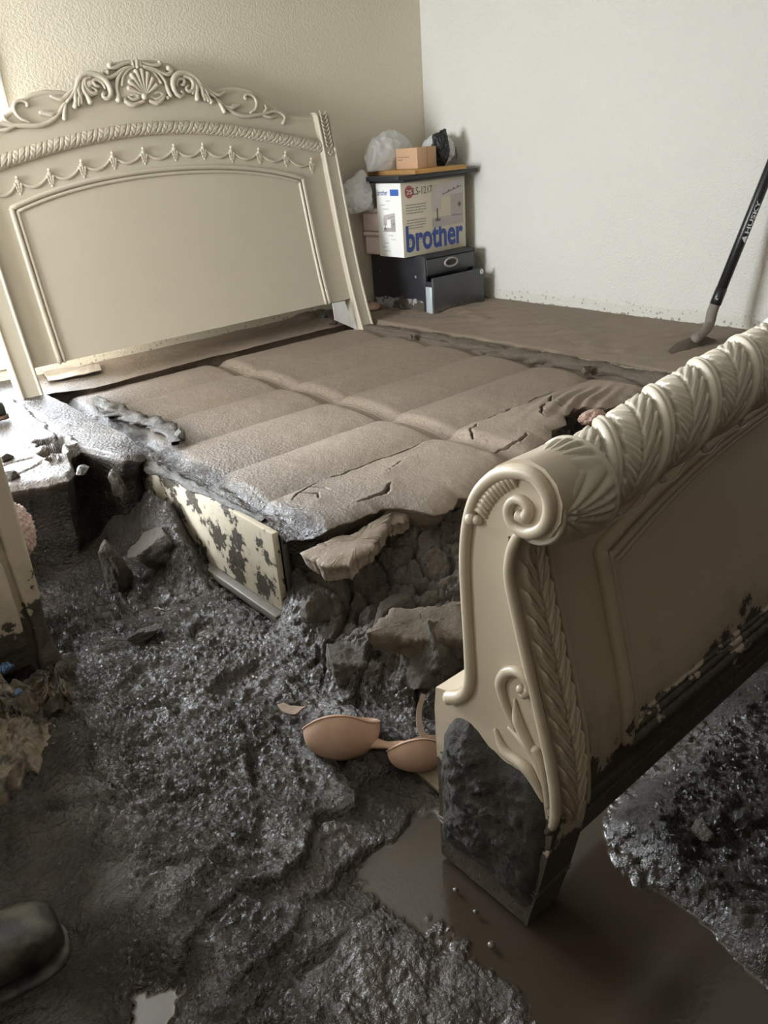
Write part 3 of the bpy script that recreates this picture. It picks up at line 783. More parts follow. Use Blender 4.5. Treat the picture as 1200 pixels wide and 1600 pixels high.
# ================================================================== side rails
rail = empty('bed_side_rail')
tag(rail, 'white painted bed rail smeared with mud, its broken end toward the camera', 'bed rail')
MB().box((1.082, 1.905, .035), (1.106, 3.93, .322), .003).build('rail_board', MAT['cream_rail'], rail, angle=40)
MB().box((1.106, 1.93, .045), (1.135, 3.9, .30), .004).build('backing_board', plain('dark_wet_wood', (.055, .042, .03), .6, .3, 40), rail)
MB().box((1.050, 1.90, .004), (1.100, 2.50, .034), .004).build('ledger_strip', plain('grey_wet_wood', (.16, .145, .125), .4, .3, 30), rail)
MB().box((1.109, 1.892, .07), (1.128, 1.906, .31), .003).build('bracket', plain('bracket_steel', (.12, .11, .10), .45, .3, 50, .6), rail)
base_at(rail, (1.094, 2.4, 0))
rail2 = empty('bed_side_rail')
tag(rail2, 'mud buried far bed rail beside the flat mud bank', 'bed rail')
MB().box((3.055, 1.02, .05), (3.095, 3.93, .352), .004).build('rail_board', MAT['clod'], rail2, angle=40)
# exposed pale stretch of the rail top near the footboard
MB().box((3.098, 1.10, .30), (3.155, 2.42, .372), .012).build('rail_cap', cream_mat('cream_paint_muddy_cap', None, .55, col=(.50, .44, .35), rough=.6), rail2)
base_at(rail2, (3.075, 2.5, 0))
g = lumpy_ridge([(3.09, 3.9, .345), (3.10, 3.2, .345), (3.09, 2.6, .35), (3.085, 2.3, .355), (3.08, 1.6, .35)], [.03, .045, .05, .045, .05], 160, .55)
tag(MB().grid(g, closev=True).build('mud_ridge', MAT['clod']), 'cracked mud ridge heaped along the far bed rail', 'mud')
# ================================================================== headboard
_zz = np.array([.30, .52, .90, 1.23, 1.50, 1.70, 1.90]); _yy = np.array([3.885, 3.95, 4.045, 4.11, 4.155, 4.20, 4.262])
_pc = np.polyfit(_zz, _yy, 3)
def yh(z): return np.polyval(_pc, z)
def hpix(px, py, off=0.0):
    """point on the leaning headboard face seen at a pixel, lifted off toward the room"""
    d = ray(px, py); t_ = 4.1 / d[1]
    for _ in range(12):
        z = CAM[2] + d[2] * t_; t_ = (yh(z) - off) / d[1]
    return CAM + d * t_
XH = 2.05
hb = empty('headboard')
tag(hb, 'tall cream carved headboard with shell crest, leaning on the back wall', 'headboard')
# top outline from the right half, mirrored
rt = [hpix(*q) for q in ((473, 186), (446, 184), (428, 168), (409, 154), (389, 143), (370, 139), (350, 141), (330, 150), (312, 138), (290, 120), (265, 104), (240, 99), (222, 99))]
ox = np.array([abs(p[0] - XH) for p in rt]); oz = np.array([p[2] for p in rt])
idx = np.argsort(ox); ox, oz = ox[idx], oz[idx]
def ztop(x): return np.interp(np.abs(np.asarray(x) - XH), ox, oz)
xs = np.linspace(1.07, 3.05, 220); n = 60
ZB = hpix(300, 521)[2]
tt = np.linspace(0, 1, n)
zt = np.minimum(ztop(xs), 1.9)
ZZ = ZB + (zt[:, None] - ZB) * tt[None]
XX = np.repeat(xs[:, None], n, 1)
front = np.stack([XX, yh(ZZ), ZZ], -1); back = np.stack([XX, yh(ZZ) + .032, ZZ], -1)
m = MB().grid(front).grid(back, flip=True)
m.grid(np.stack([front[:, -1], back[:, -1]], 1)); m.grid(np.stack([front[:, 0], back[:, 0]], 1)); m.grid(np.stack([front[0], back[0]], 1)); m.grid(np.stack([front[-1], back[-1]], 1))
m.build('board', MAT['cream'], hb, angle=50)
# rounded lip along the top outline
m = MB().tube(np.stack([xs, yh(zt) + .012, zt], 1), .016, 8)
m.build('top_edge', MAT['cream'], hb)
# posts
def post(xa, xb):
    zs = np.linspace(.26, 1.545, 60)
    prof = []
    for z in zs:
        y = yh(z) - .035
        prof.append((y, z))
    # curled-back head
    top = [(yh(1.545) - .030, 1.556), (yh(1.545) - .012, 1.566), (yh(1.545) + .02, 1.568), (yh(1.545) + .05, 1.556)]
    bk = [(yh(z) + .05, z) for z in zs[::-1]]
    MB().prism(prof + top + bk, 0, xa, xb).build('post', MAT['cream'], hb, angle=35)
    for x in (xa + .006, xb - .006):
        MB().tube(np.array([(x, y, z) for y, z in prof + top[:3]]), .0085, 8).build('bead', MAT['cream'], hb)
    # laurel spray near the top of the post
    mm = MB(); xm_ = (xa + xb) / 2
    for k in range(9):
        z = 1.555 - k * .022
        for s_ in (-1, 1):
            p0 = np.array([xm_, yh(z) - .036, z]); p1 = p0 + np.array([s_ * .017, -.004, .012]); p2 = p0 + np.array([s_ * .024, 0, .030])
            mm.tube([p0, p1, p2], [.003, .007, .002], 6, 6)
    z0 = 1.555 - 9 * .022
    mm.tube([(xm_, yh(1.55) - .036, 1.555), (xm_, yh(z0) - .036, z0)], .004, 6)
    for s_ in (-1, 0, 1): mm.ball((xm_ + s_ * .012, yh(z0) - .038, z0 - .004 - (s_ == 0) * .01), .009)
    mm.build('leaf_carving', MAT['cream'], hb)
post(.972, 1.072); post(3.045, 3.140)
# rope moulding
rp = [hpix(*q, .012) for q in ((240, 201), (305, 200), (370, 205), (435, 216), (492, 228))]
rx = np.array([abs(p[0] - XH) for p in rp]); rz = np.array([p[2] for p in rp]); k_ = np.argsort(rx); rx, rz = np.append([0], rx[k_]), np.append([rz[k_][0] + .003], rz[k_])
pf = np.polyfit(np.concatenate([-rx, rx]), np.concatenate([rz, rz]), 4)
xs = np.linspace(1.075, 3.042, 900); zs = np.polyval(pf, xs - XH)
arc = np.concatenate([[0], np.cumsum(np.hypot(np.diff(xs), np.diff(zs)))])
def leaf_h(s_, t_, lob, amp, sweep=1.35):
    """acanthus relief: s runs along the leaf, t across (-1..1)"""
    q = s_ / lob - np.abs(t_) * sweep
    f = q - np.floor(q)
    lobe = np.sqrt(np.clip(1 - (2 * f - 1) ** 2, 0, 1))
    veins = np.abs(np.sin(math.pi * (s_ / lob * 3 - np.abs(t_) * sweep * 2.0)))
    rim = .62 + .36 * lobe                                   # scalloped outline
    body = 1 - sstep(rim - .10, rim, np.abs(t_))
    mid = -np.exp(-(t_ / .07) ** 2) * .55
    return amp * body * (.45 + .45 * lobe + .28 * veins + mid)
def rope_mesh(xs, cy, cz, R, pitch, shift, amp, nth=64, lob=.6, ribbon=.27, sweep=1.35, rh=.9):
    th = np.linspace(0, 2 * math.pi, nth, endpoint=False)
    S = np.concatenate([[0], np.cumsum(np.sqrt(np.diff(xs) ** 2 + np.diff(cz) ** 2 + np.diff(cy) ** 2))])[:, None]
    TH = th[None]
    w_ = np.where(TH > math.pi, TH - 2 * math.pi, TH)                  # -pi..pi measured from the front
    p = (S - shift * w_) / pitch; fr = p - np.floor(p)
    rib = np.where(fr < ribbon, np.sqrt(np.clip(1 - (2 * fr / ribbon - 1) ** 2, 0, 1)) * 1.0, 0)
    groove = -.5 * np.exp(-((fr - ribbon * .5) / .02) ** 2) * (fr < ribbon)
    t_ = (fr - (ribbon + (1 - ribbon) / 2)) / ((1 - ribbon) / 2)
    lf = np.where(fr >= ribbon, leaf_h(w_ + .35 * np.floor(p), t_, lob, 1.0, sweep), 0)
    r = R + amp * (rib * rh + groove * .5 + lf * .8)
    dz = np.gradient(cz, xs); sl = np.arctan(dz)
    # angle: 0 faces -y (the room), +90 faces up
    Yc = cy[:, None] - r * np.cos(w_); up = r * np.sin(w_)
    Xc = xs[:, None] - up * np.sin(sl)[:, None]; Zc = cz[:, None] + up * np.cos(sl)[:, None]
    return np.stack([Xc, Yc, Zc], -1)
G = rope_mesh(xs, yh(zs) - .006, zs, .026, .088, .018, .007, 48, lob=.8)
MB().grid(G, closev=True).build('rope_moulding', MAT['cream'], hb)
# garland of swags
gp = [hpix(*q) for q in ((272, 237), (317, 235), (361, 239.5), (404, 242), (446, 247), (486, 257))]
gl_ = [hpix(*q) for q in ((224, 242), (176, 249), (128, 262), (78, 276), (28, 288))]
pts = gl_[::-1] + gp
pts = [np.array([2 * XH - gp[-1][0], 0, gp[-1][2]])] + pts
for i, p in enumerate(pts):
    y0 = yh(p[2]); mm = MB()
    mm.ball((p[0], y0 - .008, p[2] + .030), .0085)
    mm.ball((p[0], y0 - .006, p[2] + .012), .012, 1, .6, 1)
    for s_ in (-1, 0, 1):
        for k in range(3):
            mm.ball((p[0] + s_ * (.013 - .003 * k), y0 - .006, p[2] - .002 - .013 * k), .0085 - .0008 * k, 1, .7, 1.3)
    mm.ball((p[0], y0 - .006, p[2] - .042), .008, 1, .7, 1.2)
    mm.build('garland_drop', MAT['cream'], hb)
    if i < len(pts) - 1:
        q = pts[i + 1]; cc = []
        for t_ in np.linspace(0, 1, 14):
            z = p[2] * (1 - t_) + q[2] * t_ + .016 - .050 * 4 * t_ * (1 - t_) * .85; x = p[0] * (1 - t_) + q[0] * t_
            cc.append((x, yh(z) - .003, z))
        MB().tube(cc, [.0045, .0075, .0095, .0075, .0045], 8).build('garland_swag', MAT['cream'], hb)
# panel moulding: two beads following an arched frame
def frame_path(inset):
    arc_px = [(22, 331), (60, 312), (100, 297), (150, 283), (200, 272), (250, 265), (300, 261), (350, 259), (400, 261), (435, 266), (467, 272)]
    top = [hpix(*q) for q in arc_px]
    # symmetrical arch from the fitted points
    ax = np.array([p[0] - XH + .008 for p in top]); az = np.array([p[2] for p in top])
    pf2 = np.polyfit(np.concatenate([ax, -ax]), np.concatenate([az, az]), 4)
    hw = .835 - inset
    xs = np.linspace(-hw, hw, 60); zt_ = np.polyval(pf2, xs) - inset
    return hw, xs, zt_
def sweep_frame(inset, r, depth):
    hw, xs, zt_ = frame_path(inset)
    zb = ZB
    L = [(XH - .008 - hw, z) for z in np.linspace(zb, zt_[0], 30)]
    Rr = [(XH - .008 + hw, z) for z in np.linspace(zt_[-1], zb, 30)]
    for part in (L, [(XH - .008 + a, b) for a, b in zip(xs, zt_)], Rr):
        P = np.array([(x, yh(z) - depth, z) for x, z in part])
        yield part, P, r
for inset, r, dep in ((0, .013, .004), (.024, .009, .003)):
    for part, P, r_ in sweep_frame(inset, r, dep):
        MB().tube(P, r_, 10).build('panel_moulding', MAT['cream'], hb)
# carved crest
def RC(x, y): return (240 + x * .21667, 90 + y * .21667)
def SC(x, y): return (150 + x * .125, 90 + y * .125)
def carve(mm, pts, r, conv, off=.010, mirror=False, n=8, sm=20):
    P = []
    for q in pts:
        p = hpix(*conv(*q))
        x = 2 * XC_CREST - p[0] if mirror else p[0]
        P.append((x, yh(p[2]) - off, p[2]))
    mm.tube(P, r, n, sm if len(P) > 2 else 8)
XC_CREST = hpix(218, 130)[0]
RIGHT = [  # (points, radii, offset)
    ([(185, 248), (205, 262), (190, 285), (150, 262), (128, 205), (135, 150), (175, 118), (235, 115), (292, 150), (345, 215), (400, 262), (440, 292)], [.010, .009, .011, .014, .016, .016, .015, .013, .011, .009, .007], .016),
    ([(160, 215), (158, 180), (180, 155), (212, 165), (208, 195), (190, 200)], [.006, .009, .010, .009, .010, .008], .014),
    ([(205, 140), (250, 150), (277, 190), (268, 235), (238, 245), (225, 222), (242, 205)], [.008, .011, .012, .011, .010, .008, .006], .016),
    ([(255, 135), (300, 215), (300, 260), (305, 308)], [.008, .013, .012, .014], .016), ([(290, 160), (335, 225), (345, 270), (362, 310)], [.007, .013, .011, .009], .016),
    ([(315, 180), (365, 245), (385, 290), (410, 328)], [.007, .012, .010, .013], .016), ([(280, 190), (285, 230), (270, 262)], [.008, .010, .007], .016),
    ([(330, 235), (360, 275), (385, 320)], [.004, .008, .006], .02),
    ([(360, 225), (420, 258), (465, 272), (508, 248)], [.006, .010, .010, .006], .014), ([(345, 205), (400, 240), (455, 268)], [.007, .009, .005], .014),
    ([(437, 292), (480, 325), (525, 368), (590, 408), (660, 424), (730, 416), (790, 408), (860, 388), (915, 402), (943, 440), (925, 478)], [.010, .009, .010, .011, .012, .012, .010, .009, .009, .008, .011], .008),
    ([(445, 300), (480, 350), (505, 398)], [.006, .010, .012], .012), ([(515, 352), (560, 362), (615, 345)], [.005, .012, .008], .010), ([(560, 345), (600, 340), (615, 352)], [.004, .006, .004], .012),
    ([(690, 400), (728, 372), (735, 320), (705, 275), (665, 268), (648, 290), (660, 300)], [.006, .008, .009, .009, .008, .008, .009], .010),
    ([(770, 412), (830, 432), (882, 425)], [.006, .010, .005], .010), ([(785, 400), (805, 372), (795, 340)], [.005, .008, .004], .010), ([(810, 400), (850, 392), (870, 375)], [.004, .007, .003], .01),
]
for mir in (False, True):
    mm = MB()
    for pts_, r_, of in RIGHT[:10]: carve(mm, pts_, r_, RC, of, mir)
    mm.build('acanthus_scroll', MAT['cream'], hb)
    mm = MB()
    for pts_, r_, of in RIGHT[10:]: carve(mm, pts_, r_, RC, of, mir)
    mm.build('vine_tendril', MAT['cream'], hb)
mm = MB()
for tip in ((383, 385), (395, 300), (420, 215), (475, 165), (548, 155), (625, 195), (690, 268), (742, 352)):
    carve(mm, [(605, 480), ((605 * .45 + tip[0] * .55), (480 * .45 + tip[1] * .55)), tip], [.003, .0095, .0135], SC, .016, n=10)
    for f_ in (.5, .65, .8): pass
mm.ball(tuple(hpix(*SC(605, 490), .022)), .016)
mm.build('shell', MAT['cream'], hb)
mm = MB()
for pts_, r_ in (([(265, 545), (262, 470), (245, 380), (262, 270), (330, 160), (440, 112)], [.016, .010, .010, .010, .009, .008]), ([(310, 360), (325, 250), (390, 160), (450, 125)], [.009, .008, .007, .006]),
                 ([(920, 495), (875, 390), (835, 285), (745, 185), (560, 108)], [.013, .010, .010, .009, .008]), ([(800, 330), (760, 270), (690, 180), (580, 130)], [.010, .008, .007, .006]),
                 ([(345, 540), (400, 580), (470, 592), (585, 550)], [.011, .012, .012, .009]), ([(655, 545), (740, 572), (800, 545), (845, 470)], [.009, .012, .011, .008]),
                 ([(390, 490), (450, 530), (525, 500), (480, 470), (420, 478)], [.007, .009, .009, .007, .006]), ([(680, 495), (740, 525), (820, 480), (780, 440), (720, 460)], [.007, .009, .009, .007, .006]),
                 ([(130, 190), (100, 185), (60, 180), (75, 235), (150, 255), (240, 215), (320, 150), (430, 115)], [.016, .010, .010, .010, .011, .010, .009, .008]),
                 ([(185, 70), (150, 100), (170, 130), (230, 128), (330, 85), (425, 62)], [.010, .012, .010, .010, .009, .008]),
                 ([(550, 62), (650, 92), (740, 100), (790, 80), (770, 50)], [.008, .009, .010, .011, .010]), ([(555, 105), (700, 145), (800, 195), (880, 215), (935, 170), (880, 130)], [.008, .009, .010, .011, .010, .016]),
                 ([(432, 45), (452, 128)], [.010, .009]), ([(492, 38), (497, 132)], [.013, .012]), ([(532, 45), (545, 122)], [.010, .009]),
                 ([(870, 500), (890, 510)], [.010, .010]), ([(340, 540), (350, 500)], [.009, .006])):
    carve(mm, pts_, r_, SC, .014)
mm.build('shell_frame', MAT['cream'], hb)
# raised ground behind the shell
cs = [hpix(*SC(*q)) for q in ((250, 540), (245, 380), (300, 200), (420, 90), (560, 85), (740, 180), (840, 300), (900, 480), (760, 570), (600, 560), (460, 590), (350, 560))]
c0 = np.mean([p[[0, 2]] for p in cs], 0)
rows = []
ring = smooth_path([p[[0, 2]] for p in cs] + [cs[0][[0, 2]]], 48)[:-1]
for s_, of in ((.02, .016), (.5, .014), (.9, .010), (1.0, 0.0)):
    q = c0 + (ring - c0) * s_; rows.append(np.column_stack([q[:, 0], yh(q[:, 1]) - of, q[:, 1]]))
MB().grid(np.array(rows), closev=True).build('shell_ground', MAT['cream'], hb)
base_at(hb, (XH, 3.95, 0))

# pale strip and white scraps at the foot of the headboard
def quad_sheet(name, corners, th, mat, seed, amp=.006, nu=24, nv=10, parent=None):
    c = [np.array(p, float) for p in corners]
    u = np.linspace(0, 1, nu)[:, None, None]; v = np.linspace(0, 1, nv)[None, :, None]
    G = (c[0] * (1 - u) + c[1] * u) * (1 - v) + (c[3] * (1 - u) + c[2] * u) * v
    nrm = np.cross(c[1] - c[0], c[3] - c[0]); nrm /= np.linalg.norm(nrm)
    G = G + nrm * (amp * fbm(G[..., 0] * 12, G[..., 1] * 12, G[..., 2] * 12, seed=seed, o=3))[..., None]
    G2 = G - nrm * th
    m = MB().grid(G).grid(G2, flip=True)
    for a, b in ((G[0], G2[0]), (G[-1], G2[-1]), (G[:, 0], G2[:, 0]), (G[:, -1], G2[:, -1])): m.grid(np.stack([a, b], 1))
    return m.build(name, mat, parent, angle=40)
pap = plain('muddy_paper', (.62, .56, .48), .6, .25, 18)
o = quad_sheet('paper_strip', [onz(66, 580, .404), onz(155, 570, .404), onz(159, 579, .402), onz(76, 596, .398)], .004, damp_mat('mud_filmed_strip', (.24, .20, .155), (.36, .31, .255), .6, .003), 170, .008)
tag(o, 'pale mud-filmed strip curling beside the left headboard post', 'strip')
o = quad_sheet('paper_scrap', [ony(519, 474, 3.925), ony(538, 470, 3.925), ony(557, 515, 3.90), ony(523, 500, 3.905)], .003, plain('white_paper', (.80, .80, .80), .5, .05), 171, .004)
tag(o, 'bright white paper scrap stuck inside the right headboard post', 'paper')
cl = clod(tuple(ony(507, 494, 3.99)), .030, (1.3, .8, .7), 44, plain('dark_teal_cloth', (.03, .04, .045), .7), 'small dark rag balled up below the headboard panel', .5, name='rag'); cl['category'] = 'rag'
clod(tuple(ony(522, 505, 3.97)), .028, (1.7, .8, .5), 45, MAT['damp'], 'dark mud crumbs beside the white paper scrap', .2)
# ================================================================== footboard, standing clear of the bed
FX0, FXC = .807, 1.893
FX1 = 2 * FXC - FX0
fb = empty('footboard')
tag(fb, 'cream carved sleigh footboard with leaf-wrapped roll, muddy along the bottom', 'footboard')
_fz = np.array([0, .12, .25, .32, .44, .554, .687, .775, .86]); _fy = np.array([.655, .628, .604, .598, .609, .640, .676, .702, .704])
def yf(z):
    # smooth interpolation of the measured front profile
    z = np.asarray(z, float); a = 0
    for dz in (-.03, 0, .03): a = a + np.interp(z + dz, _fz, _fy)
    return a / 3
AX_Y, AX_Z = .664, .896
END = [(yf(z), z) for z in np.linspace(0, .84, 34)]
head = [(.678, .852), (.650, .853), (.622, .868), (.606, .895), (.604, .925), (.615, .952), (.636, .970), (.664, .977), (.700, .968), (.728, .950), (.752, .922), (.776, .872), (.790, .82), (.799, .76), (.803, .68), (.803, .60), (.797, .545), (.800, .515), (.822, .482), (.852, .462), (.884, .452), (.890, .40), (.890, 0)]
def end_post(xa, xb, face):
    MB().prism(END + head, 0, xa, xb).build('end_post', MAT['cream_post'], fb, angle=30)
end_post(FX0, FX0 + .098, -1); end_post(FX1 - .098, FX1, 1)
# body between the posts, arched top under the roll
def arch(x): return 1 - ((np.asarray(x) - FXC) / (FXC - FX0 - .1)) ** 2
xs = np.linspace(FX0 + .09, FX1 - .09, 160)
zt = .835 + .080 * arch(xs); ZBOT = .205; n = 50
ZZ = ZBOT + (zt[:, None] - ZBOT) * np.linspace(0, 1, n)[None]; XX = np.repeat(xs[:, None], n, 1)
fz = .018
def ybody(z): return yf(np.minimum(z, .84)) + fz
front = np.stack([XX, ybody(ZZ), ZZ], -1); back = np.stack([XX, .785 + 0 * ZZ, ZZ], -1)
m = MB().grid(front).grid(back, flip=True)
m.grid(np.stack([front[:, -1], back[:, -1]], 1)); m.grid(np.stack([front[:, 0], back[:, 0]], 1))
m.build('body_panel', MAT['cream_foot'], fb, angle=50)
# plinth rail along the bottom, with two steps
for (za, zb_, pr) in ((.205, .262, .016), (.262, .285, .010)):
    P = []
    for x in (FX0 + .10, FX1 - .10):
        P.append([(x, ybody(za) + .02, za), (x, ybody(za) - pr, za), (x, ybody((za + zb_) / 2) - pr - .002, (za + zb_) / 2), (x, ybody(zb_) - pr, zb_), (x, ybody(zb_) + .02, zb_)])
    MB().grid(np.array(P)).build('plinth_moulding', MAT['cream_foot'], fb, smooth=False)
# panel moulding
PX0, PX1, PZ0 = 1.045, 2 * FXC - 1.045, .335
def ptop(x): return .722 + .118 * np.clip(1 - (np.abs(np.asarray(x) - FXC) / (FXC - PX0)) ** 2.0, 0, 1)
for inset, r, lift in ((0, .0135, .005), (.023, .0095, .003), (.038, .006, .001)):
    a, b = PX0 + inset, PX1 - inset
    L = [(a, z) for z in np.linspace(PZ0 + inset, float(ptop(PX0)) - inset * .6, 24)]
    Tt = [(x, float(ptop(x0)) - inset) for x, x0 in zip(np.linspace(a, b, 60), np.linspace(PX0, PX1, 60))]
    Rr = [(b, z) for z in np.linspace(float(ptop(PX1)) - inset * .6, PZ0 + inset, 24)]
    Bt = [(x, PZ0 + inset) for x in np.linspace(b, a, 40)]
    for part in (L, Tt, Rr, Bt):
        MB().tube([(x, float(ybody(z)) - lift, z) for x, z in part], r, 10).build('panel_moulding', MAT['cream_foot'], fb)
# leaf-wrapped roll
xs = np.linspace(FX0 + .098, FX1 - .098, 1150)
cz = .892 + .082 * arch(xs); cy = np.full(xs.shape, AX_Y + .004)
G = rope_mesh(xs, cy, cz, .059, .142, .054, .0105, 150, lob=.46, ribbon=.25, sweep=2.0, rh=1.35)
MB().grid(G, closev=True).build('leaf_roll', MAT['cream'], fb)
# twisted wire left hanging under the roll, with clear beads
wm_ = plain('thin_clear_cord', (.55, .52, .45), .3)
mm = MB(); xx = np.linspace(.93, 1.9, 120)
mm.tube(np.stack([xx, AX_Y - .046 + .004 * np.sin(xx * 60), np.interp(xx, FX0 + .1 + np.linspace(0, 1.9, 40), .892 + .082 * arch(FX0 + .1 + np.linspace(0, 1.9, 40))) - .058 - .010 * np.abs(np.sin((xx - .93) / .131 * math.pi))], 1), .0018, 6)
for k in range(5):
    x = .99 + .131 * k
    mm.ball((x, AX_Y - .030, .892 + .082 * float(arch(x)) - .072), .0075, n=7)
mm.build('bead_string', wm_, fb)
# collars with leaf fans at each end of the roll
def collar(xa, xb):
    xs_ = np.linspace(xa, xb, 70); th = np.linspace(0, 2 * math.pi, 150, endpoint=False)
    U = ((xs_ - xa) / (xb - xa))[:, None]; W = np.where(th > math.pi, th - 2 * math.pi, th)[None]
    R = .054 + .022 * np.sin(np.clip(U, 0, 1) * math.pi * .62) 
    edge = .006 * np.exp(-((U - .97) / .045) ** 2) + .006 * np.exp(-((U - .03) / .05) ** 2)
    # three palmettes round the collar
    a = W / (2 * math.pi / 4); ph = a - np.round(a)
    fan = np.arctan2(ph * 2.2, U + .05)
    f = np.abs(np.sin(fan * 9)); rel = .012 * (f ** .6 - .5) * np.clip(1 - np.abs(ph) * 1.7, 0, 1) * sstep(.06, .2, U) * (1 - sstep(.86, .95, U))
    r = R + edge + rel
    return np.stack([np.repeat(xs_[:, None], len(th), 1), AX_Y - r * np.cos(W), AX_Z + .004 + r * np.sin(W) + 0 * U], -1)
_c = collar(FX0 + .004, FX0 + .112); MB().grid(_c, closev=True).add(_c[0], [tuple(range(_c.shape[1]))]).build('roll_collar', MAT['cream'], fb)
MB().grid(collar(FX1 - .012, FX1 - .112), closev=True).build('roll_collar', MAT['cream'], fb)
# end-face scrolls (same on both ends)
def ef(px, py): 
    p = onx(px, py, FX0); return p[1], p[2]
SCROLL = [(702, 1090), (724, 1086), (736, 1062), (734, 1000), (730, 930), (728, 870), (733, 815), (747, 772), (773, 745), (803, 736), (835, 742), (856, 768), (861, 797), (852, 822), (830, 832), (808, 824), (797, 806), (797, 790), (806, 780), (819, 782), (828, 794), (822, 808), (811, 804)]
FTUBE = [(820, 826), (808, 842), (799, 868), (797, 905), (808, 960), (825, 1035), (845, 1120), (861, 1195), (868, 1245), (867, 1283), (856, 1300)]
CTUBE = [(808, 1140), (792, 1100), (784, 1068), (792, 1050), (810, 1048), (824, 1060), (829, 1076), (820, 1084)]
LEAVES = [([(806, 1092), (812, 1125), (832, 1170), (848, 1215)], [.002, .011, .009, .004]), ([(796, 1135), (822, 1160), (845, 1195), (856, 1235)], [.003, .009, .009, .005]),
          ([(775, 1138), (792, 1172), (826, 1200), (852, 1250)], [.003, .011, .012, .005]), ([(812, 1142), (835, 1178), (852, 1225)], [.004, .008, .005]), ([(838, 1168), (850, 1200), (858, 1260)], [.009, .008, .005])]
def ends(xf, sgn):
    P3 = lambda l, off: [(xf - sgn * off, *ef(*q)) for q in l]
    fl = ((1, 0, 0), .8)
    MB().tube(P3(SCROLL, .002), [.014, .012, .012, .0105, .0105, .0105, .0105, .0105, .0115, .012, .012, .0115, .011, .011, .0105, .0095, .009, .0085, .008, .0085, .009, .010, .010], 12, 150).build('volute', MAT['cream_post'], fb)
    MB().tube(P3(FTUBE, .002), [.007, .009, .009, .009, .009, .009, .0095, .0095, .009, .006], 12, 80).build('edge_moulding', MAT['cream_post'], fb)
    mm = MB().tube(P3(CTUBE, .003), [.004, .008, .010, .010, .0095, .009, .008, .009], 10, 50)
    mm.ball((xf - sgn * .006, *ef(818, 1074)), .0085)
    for pts_, r_ in LEAVES: mm.tube(P3(pts_, .003), r_, 8, 24)
    mm.build('leaf_scroll', MAT['cream_post'], fb)
    mm = MB()
    for k in range(11):
        t_ = k / 10
        a = np.array([740, 795]) * (1 - t_) + np.array([793, 742]) * t_ + np.array([-5, -6]) * 4 * t_ * (1 - t_)
        b = a + np.array([20 - 6 * t_, 14 + 4 * t_])
        c_ = (a + b) / 2 + np.array([3, -6])
        mm.tube([(xf - sgn * .001, *ef(*a)), (xf - sgn * .004, *ef(*c_)), (xf - sgn * .001, *ef(*b))], [.003, .006, .003], 8, 10)
    mm.ball((xf - sgn * .006, *ef(741, 808)), .011); mm.ball((xf - sgn * .004, *ef(749, 811)), .009)
    mm.build('feather_carving', MAT['cream_post'], fb)
ends(FX0, 1); ends(FX1, -1)
# acanthus strip on the front of each post
def strip(xa, xb):
    zs = np.linspace(.30, .835, 330); us = np.linspace(0, 1, 60)
    Z, U = np.meshgrid(zs, us, indexing='ij')
    t_ = (U - .5) * 2.15
    wdt = np.interp(Z, [.30, .40, .75, .80, .835], [.55, 1, 1, .8, .4])
    rel = leaf_h(Z, np.clip(t_ / wdt, -1.2, 1.2), .045, .014, 2.0) * (np.abs(t_ / wdt) < 1)
    return np.stack([xa + (xb - xa) * U, yf(Z) - .001 - rel, Z], -1)
for xa, xb in ((FX0 + .012, FX0 + .084), (FX1 - .084, FX1 - .012)):
    MB().grid(strip(xa, xb)).build('acanthus_strip', MAT['cream_post'], fb)
for x in (FX0 + .094, FX1 - .094):
    zz = np.linspace(.30, .845, 40); MB().tube(np.stack([np.full(40, x), yf(zz) - .002, zz], 1), .0055, 8).build('edge_bead', MAT['cream_post'], fb)
# stepped base moulding round the foot block
for xa, xb in ((FX0, FX0 + .098), (FX1 - .098, FX1)):
    mm = MB()
    for z, r in ((.10, .003), (.112, .0025)):
        mm.tube([(xa - .001, .89, z), (xa - .001, float(yf(z)), z)], r, 8); mm.tube([(xa, float(yf(z)), z), (xb, float(yf(z)), z)], r, 8)
    mm.build('foot_moulding', MAT['cream_post'], fb)
# mud caked over the lower end face
def cake(poly, n, seed, xf, th, name='mud_cake'):
    p = np.array([ef(*q) for q in poly]); c = p.mean(0)
    ring = smooth_path(np.vstack([p, p[:1]]), n + 1)[:-1]
    ring = ring + .006 * np.stack([fbm(ring[:, 0] * 40, ring[:, 1] * 40, seed=seed, o=3), fbm(ring[:, 0] * 40 + 9, ring[:, 1] * 40, seed=seed + 1, o=3)], 1)
    rows = []
    for s_ in np.linspace(.01, 1, 44):
        q = c + (ring - c) * s_
        d = th * (1 - s_ ** 6) * (.35 + .75 * np.clip(fbm(q[:, 0] * 14, q[:, 1] * 14, seed=seed + 2, o=5, g=.65) + .45, 0, 1.2)) + .004 * fbm(q[:, 0] * 80, q[:, 1] * 80, seed=seed + 3, o=3) * (1 - s_ ** 6)
        rows.append(np.column_stack([np.full(len(q), xf + .001) - d, q[:, 0], q[:, 1]]))
    return MB().grid(np.array(rows), closev=True).build(name, MAT['cake'], fb)
cake([(702, 1130), (725, 1122), (745, 1140), (765, 1165), (790, 1190), (825, 1215), (850, 1250), (852, 1310), (842, 1365), (826, 1418), (790, 1392), (745, 1348), (705, 1318), (694, 1290), (692, 1200), (695, 1150)], 160, 180, FX0, .036)
base_at(fb, (FX0, .77, 0))
